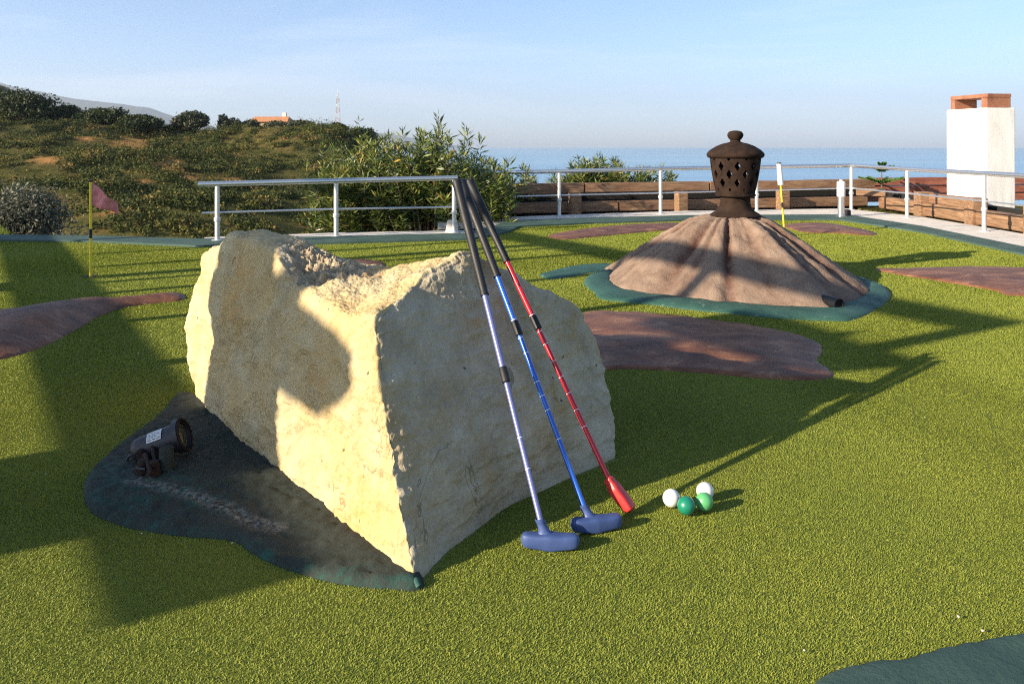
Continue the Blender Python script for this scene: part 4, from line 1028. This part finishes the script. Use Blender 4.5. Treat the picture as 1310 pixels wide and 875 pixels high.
# hillside scrub
n = 11000; px = RNG.uniform(-250, 640, n); y = 36+RNG.uniform(0, 1, n)**.8*66; x = (px-CX)*y/F; z = hill_z(x, y)
dens_ = np.array([.6*noise.noise(Vector((a*.16, b*.13, 2)))+.7*noise.noise(Vector((a*.45, b*.40, 5))) for a, b in zip(x, y)])
tone_ = np.array([noise.noise(Vector((a*.11, b*.09, 9))) for a, b in zip(x, y)])
blobs_C, blobs_U, blobs_V, blobs_S = [], [], [], []
bare_ = bare_at(x, y, z)
for a, b, c, dn, tn, br in zip(x, y, z, dens_, tone_, bare_):
    if br > .35: continue
    if dn < -.05+RNG.normal(0, .08):      # dry tussocks on the bare ground
        if RNG.uniform() < .45: continue
        s = RNG.uniform(.12, .30); k = 26; base = RNG.normal(.64, .12); hq = .9
    else:
        s = RNG.uniform(.30, .80)*(RNG.uniform(1.5, 2.6) if RNG.uniform() < .06 else 1); k = int(80+120*s); base = RNG.choice([.08, .28, .46, .74], p=[.37, .36, .19, .08])+.26*tn; hq = RNG.uniform(.6, 1.1)
    d = rdir(k); d[:, 2] = np.abs(d[:, 2]); rad = RNG.uniform(.5, 1, k)
    lump = 1+.3*np.sin(d[:, 0]*5+a)*np.sin(d[:, 1]*5+b)
    blobs_C.append(np.array([a, b, c-.1])+d*np.array([s, s, s*hq])*(rad*lump)[:, None]); blobs_S.append(np.clip(RNG.normal(base, .09, k), 0, 1))
    u = rdir(k); v = np.cross(u, rdir(k)); v /= np.linalg.norm(v, axis=1)[:, None]+1e-9; l = RNG.uniform(.04, .095, k)
    blobs_U.append(u*l[:, None]); blobs_V.append(v*(l*.6)[:, None])
o = link('scrub', leaf_mesh(np.concatenate(blobs_C), np.concatenate(blobs_U), np.concatenate(blobs_V), np.concatenate(blobs_S)), M['scrub'])
tag(o, 'patchy olive and brown scrub covering the hillside', 'scrub', kind='stuff')
# crest trees
def tree(px, pyt, wpx, y, label, mat, seed, low=None):
    x = gx(px, y); zt = P(px, pyt, y).z; zg = float(hill_z(np.array([x]), np.array([y]))[0]); w_ = wpx*y/F/2
    if zt-zg < 1.2: zg = zt-1.2-w_*.3
    t = thing('hill_tree', label, 'tree', (x, y, zg), 'trees on the hill crest')
    hgt = zt-zg; cz = zg+hgt*.55
    mb = MB(); rg = random.Random(seed)
    for k in range(5):
        q = Vector((x+rg.uniform(-.5, .5)*w_, y+rg.uniform(-.4, .4)*w_, cz+hgt*rg.uniform(.0, .25)))
        mb.tube([Vector((x+rg.uniform(-.1, .1), y, zg-.4)), Vector((x+(q.x-x)*.3, y+(q.y-y)*.3, zg+hgt*.3)), q], [.16, .11, .04], 7)
    build('trunk', mb, M['bark'], t, smooth=True)
    bl = bushblobs((x, y, zg+hgt*.34), (w_*1.12, w_*1.0, hgt*.70), 30, 300, seed)
    cloud_obj('crown', bl, .145, mat, t, (x, y, zg), .6, .4)
    return t
tree(-35, 104, 105, 96, 'dark evergreen cut by the left edge of the view', 'tree', 31)
tree(34, 112, 78, 93, 'tallest broad dark evergreen on the left of the crest', 'tree', 32)
tree(86, 135, 46, 96, 'dark evergreen just right of the tallest crest tree', 'tree', 33)
tree(132, 137, 62, 95, 'round green tree left of the low wind bent one', 'tree', 34)
tree(182, 145, 62, 93, 'low flat topped tree above the bare orange earth', 'tree', 35)
tree(243, 142, 48, 97, 'rounded tree alone on the middle of the crest', 'olive', 36)
tree(292, 148, 30, 98, 'small tree left of the orange roofed house', 'olive', 37)
tree(318, 153, 30, 99, 'low bushy tree hiding the left end of the house', 'olive', 38)
tree(352, 156, 34, 100, 'low tree in front of the orange roofed house', 'olive', 39)
tree(384, 154, 36, 100, 'bushy tree at the right end of the house', 'olive', 40)
tree(425, 158, 40, 92, 'dark tree beneath the lattice mast', 'tree', 41)
tree(462, 163, 44, 90, 'dark tree peeking above the oleander right of the mast', 'tree', 42)
# house
hc = P(348, 160, 112); hb = thing('hill_house', 'low house with an orange tiled roof on the hill crest', 'house', (hc.x, hc.y, hc.z-3))
mb = MB(); mb.box((hc.x, hc.y, hc.z-1.3), 2.5, 2, 1.7); build('wall', mb, mottled('tan_wall', (.35, .24, .15), (.42, .30, .19), 2, .9, 0), hb)
mb = MB(); zt = P(348, 149.5, 112).z; z0 = hc.z+.35; e = (2.75, 2.3)
mb.add([(hc.x-e[0], hc.y-e[1], z0), (hc.x+e[0], hc.y-e[1], z0), (hc.x+e[0], hc.y+e[1], z0), (hc.x-e[0], hc.y+e[1], z0), (hc.x-2.3, hc.y, zt), (hc.x+2.3, hc.y, zt)], [(0, 1, 5, 4), (1, 2, 5), (2, 3, 4, 5), (3, 0, 4), (0, 3, 2, 1)])
rf = build('roof', mb, mottled('orange_roof_tile', (.42, .17, .07), (.52, .24, .10), 3, .85, .5, .05, 8), hb)
mb = MB(); mb.box((hc.x+1.6, hc.y+.4, zt+.1), .25, .25, .45); build('chimney', mb, M['kerb'], rf)
# lattice mast
mc = P(432, 168, 170); mt = P(432, 120, 170).z
ms = thing('lattice_mast', 'thin red and white lattice mast on the hill crest', 'mast', (mc.x, mc.y, mc.z-4))
def mw(z): f = (z-mc.z+4)/(mt-mc.z+4); return .75*(1-f)+.14*f
zz = np.linspace(mc.z-4, mt, 13)
for k in range(12):
    w0, w1 = mw(zz[k]), mw(zz[k+1]); B_ = MB()
    q0 = [Vector((mc.x+sx*w0, mc.y+sy*w0, zz[k])) for sx, sy in ((-1, -1), (1, -1), (1, 1), (-1, 1))]; q1 = [Vector((mc.x+sx*w1, mc.y+sy*w1, zz[k+1])) for sx, sy in ((-1, -1), (1, -1), (1, 1), (-1, 1))]
    for i in range(4):
        B_.tube([q0[i], q1[i]], .045, 5); B_.tube([q0[i], q1[(i+1) % 4]], .02, 4); B_.tube([q0[i], q0[(i+1) % 4]], .02, 4)
    build('mast_section', B_, M['galv' if k % 2 else 'mastred'], ms)
mb = MB(); mb.tube([(mc.x, mc.y, mt), (mc.x, mc.y, mt+.9)], .03, 6); build('aerial', mb, M['white'], ms)

# ------------------------------------------------------------------ timber veranda left of the view, behind the viewer's shoulder (its shade lies over the course)
VA, VB = Vector((.8601, .5101, 0)), Vector((-.5101, .8601, 0)); S0 = -3.0; TE = math.tan(SUN_EL)
def V(p, q, s=S0): return VA*s+VB*p+Vector((0, 0, q-TE*s))
ve = thing('veranda', 'timber veranda with square pillars beside the golf course', 'veranda', V(2.4, 0)*1.0)
ve.location.z = 0
def vbox(name, p0, p1, q0, q1, dep, mat='wood', s=S0):
    a = V((p0+p1)/2, (q0+q1)/2, s); mb = MB(); mb.box(a, (p1-p0)/2, dep, (q1-q0)/2, (VB, VA, Vector((0, 0, 1)))); return build(name, mb, M[mat], ve, bevel=.006)
mb = MB(); q0_ = ((1.6, .054, .190), (11.0, -.108, .050)); vs_l = [V(p, q)+VA*e for p, ql, qu in q0_ for q in (ql, qu) for e in (-.035, .035)]
mb.add(vs_l, [(0, 1, 3, 2), (4, 6, 7, 5), (0, 4, 5, 1), (2, 3, 7, 6), (0, 2, 6, 4), (1, 5, 7, 3)]); build('rail', mb, M['wood'], ve)
vbox('beam', 2.12, 11.0, 1.32, 1.465, .035)
qg = TE*S0      # the ground, in the same terms
vbox('pillar', 2.0, 2.62, qg-.02, .03, .03, 'render_w')
vbox('pillar', 5.60, 5.96, qg-.02, -.03, .03, 'render_w')
vbox('pillar', 9.2, 9.6, qg-.02, -.03, .03, 'render_w')
for p, wd in ((7.16, .03), (6.40, .04), (5.90, .07), (5.66, .035), (5.24, .04), (4.36, .04), (3.45, .045), (8.1, .04), (9.2, .04), (2.18, .06)):
    vbox('baluster', p-wd, p+wd, .153, 1.317, .03)
def vslab(name, label, cat, pq, dep, mat, off=0):
    mb = MB(); n = len(pq); a = [V(*q, S0+off)-VA*dep for q in pq]; b = [V(*q, S0+off)+VA*dep for q in pq]
    mb.v = a+b; mb.f = [tuple(range(n))[::-1], tuple(range(n, 2*n))]+[(i, (i+1) % n, n+(i+1) % n, n+i) for i in range(n)]
    o = build(name, mb, M[mat], None, V(pq[0][0], pq[0][1]), bevel=.01); tag(o, label, cat)
SH = [PL(364, 612), PL(362, 540), PL(361, 483), PL(385, 505), PL(411, 526), PL(440, 511), PL(460, 490), PL(455, 462), PL(420, 428), PL(378, 395), PL(350, 352), PL(338, 320)]
pq = [(VB.dot(v), v.z+TE*VA.dot(v)) for v in SH]
pq = [(2.12, -.0)]+pq[1:]+[(2.62, .86), (2.80, .80), (2.77, .5), (2.74, 0)]
vslab('shade_cutout', 'unseen cut-out added to cast the shade on the boulder', 'shadow caster', [(p, max(q, .155)) for p, q in pq], .06, 'rock')  # added out of view, outline shaped to the shadow on the stone
vslab('shade_panel', 'unseen panel added to cast the shade beyond the boulder', 'timber panel', [(1.93, 1.04), (2.05, .90), (2.35, .885), (2.9, .885), (3.02, .95), (3.0, 1.12), (2.8, 1.145), (2.45, 1.12), (2.42, 1.17), (2.36, 1.10), (1.90, 1.075)], .03, 'wood')  # added out of view, outline shaped to the shadow on the turf

# ------------------------------------------------------------------ turf fibres
def fibres():
    pts = []
    y = 1.05
    C_, S_ = [], []
    while y < 11.2:
        sp_ = .0028*max(1, min(3.0, y/2.0)); x0, x1 = max(-7.4, -.72*y-.35), .72*y+.35
        rows = max(1, int(.12/sp_)); 
        nx_ = int((x1-x0)/sp_)
        xx = np.tile(x0+np.arange(nx_)*sp_, rows); yy = np.repeat(y+np.arange(rows)*sp_, nx_)
        xx = xx+RNG.uniform(-.6, .6, xx.size)*sp_; yy = yy+RNG.uniform(-.6, .6, yy.size)*sp_
        C_.append(np.stack([xx, yy], 1)); S_.append(np.full(xx.size, sp_/.0028)); y += rows*sp_
    C = np.concatenate(C_); S = np.concatenate(S_)
    ok = inpoly(C[:, 0], C[:, 1], TERR)
    for k, ol in pads.items(): ok &= ~inpoly(C[:, 0], C[:, 1], [(p[0], p[1]) for p in ol])
    rout = np.array([ro(a) for a in np.arctan2(C[:, 1]-MC.y, C[:, 0]-MC.x)]) if False else np.interp(np.arctan2(C[:, 1]-MC.y, C[:, 0]-MC.x) % (2*np.pi), np.linspace(0, 2*np.pi, 361), [float(ro(a)) for a in np.linspace(0, 2*np.pi, 361)])
    ok &= np.hypot(C[:, 0]-MC.x, C[:, 1]-MC.y) > rout-.01
    rk = [(c[0].x, c[0].y) for c in cols]; ok &= ~inpoly(C[:, 0], C[:, 1], rk)
    C, S = C[ok], S[ok]; n = len(C)
    hgt = RNG.uniform(.0014, .0038, n)*S**.8; wd = RNG.uniform(.0010, .0018, n)*S
    a = RNG.uniform(0, 2*np.pi, n); lean = np.abs(RNG.normal(0, .0030, n))*S**.8
    b = RNG.uniform(0, 2*np.pi, n)
    lb = np.array([noise.noise(Vector((p*1.1, q*1.1, 5))) for p, q in zip(C[::40, 0], C[::40, 1])]).repeat(40)[:n]; bx_ = .0016*S**.8*np.cos(lb*5); by_ = .0016*S**.8*np.sin(lb*5)
    vs = np.empty((n, 3, 3), np.float32)
    vs[:, 0, 0] = C[:, 0]-wd*np.cos(a); vs[:, 0, 1] = C[:, 1]-wd*np.sin(a); vs[:, 0, 2] = 0
    vs[:, 1, 0] = C[:, 0]+wd*np.cos(a); vs[:, 1, 1] = C[:, 1]+wd*np.sin(a); vs[:, 1, 2] = 0
    vs[:, 2, 0] = C[:, 0]+lean*np.cos(b)+bx_; vs[:, 2, 1] = C[:, 1]+lean*np.sin(b)+by_; vs[:, 2, 2] = hgt
    me = bpy.data.meshes.new('turf_fibres')
    me.vertices.add(n*3); me.vertices.foreach_set('co', vs.ravel()); me.loops.add(n*3)
    me.loops.foreach_set('vertex_index', np.arange(n*3, dtype=np.int32)); me.polygons.add(n)
    me.polygons.foreach_set('loop_start', np.arange(0, n*3, 3, dtype=np.int32)); me.update(calc_edges=True)
    at = me.attributes.new('shade', 'FLOAT', 'FACE'); at.data.foreach_set('value', np.clip(RNG.normal(.5, .19, n), 0, 1).astype(np.float32))
    o = link('turf_fibres', me, M['blade']); tag(o, 'short curly yellow green fibres of the artificial turf', 'artificial turf', kind='stuff')
    print('fibres', n)
fibres()
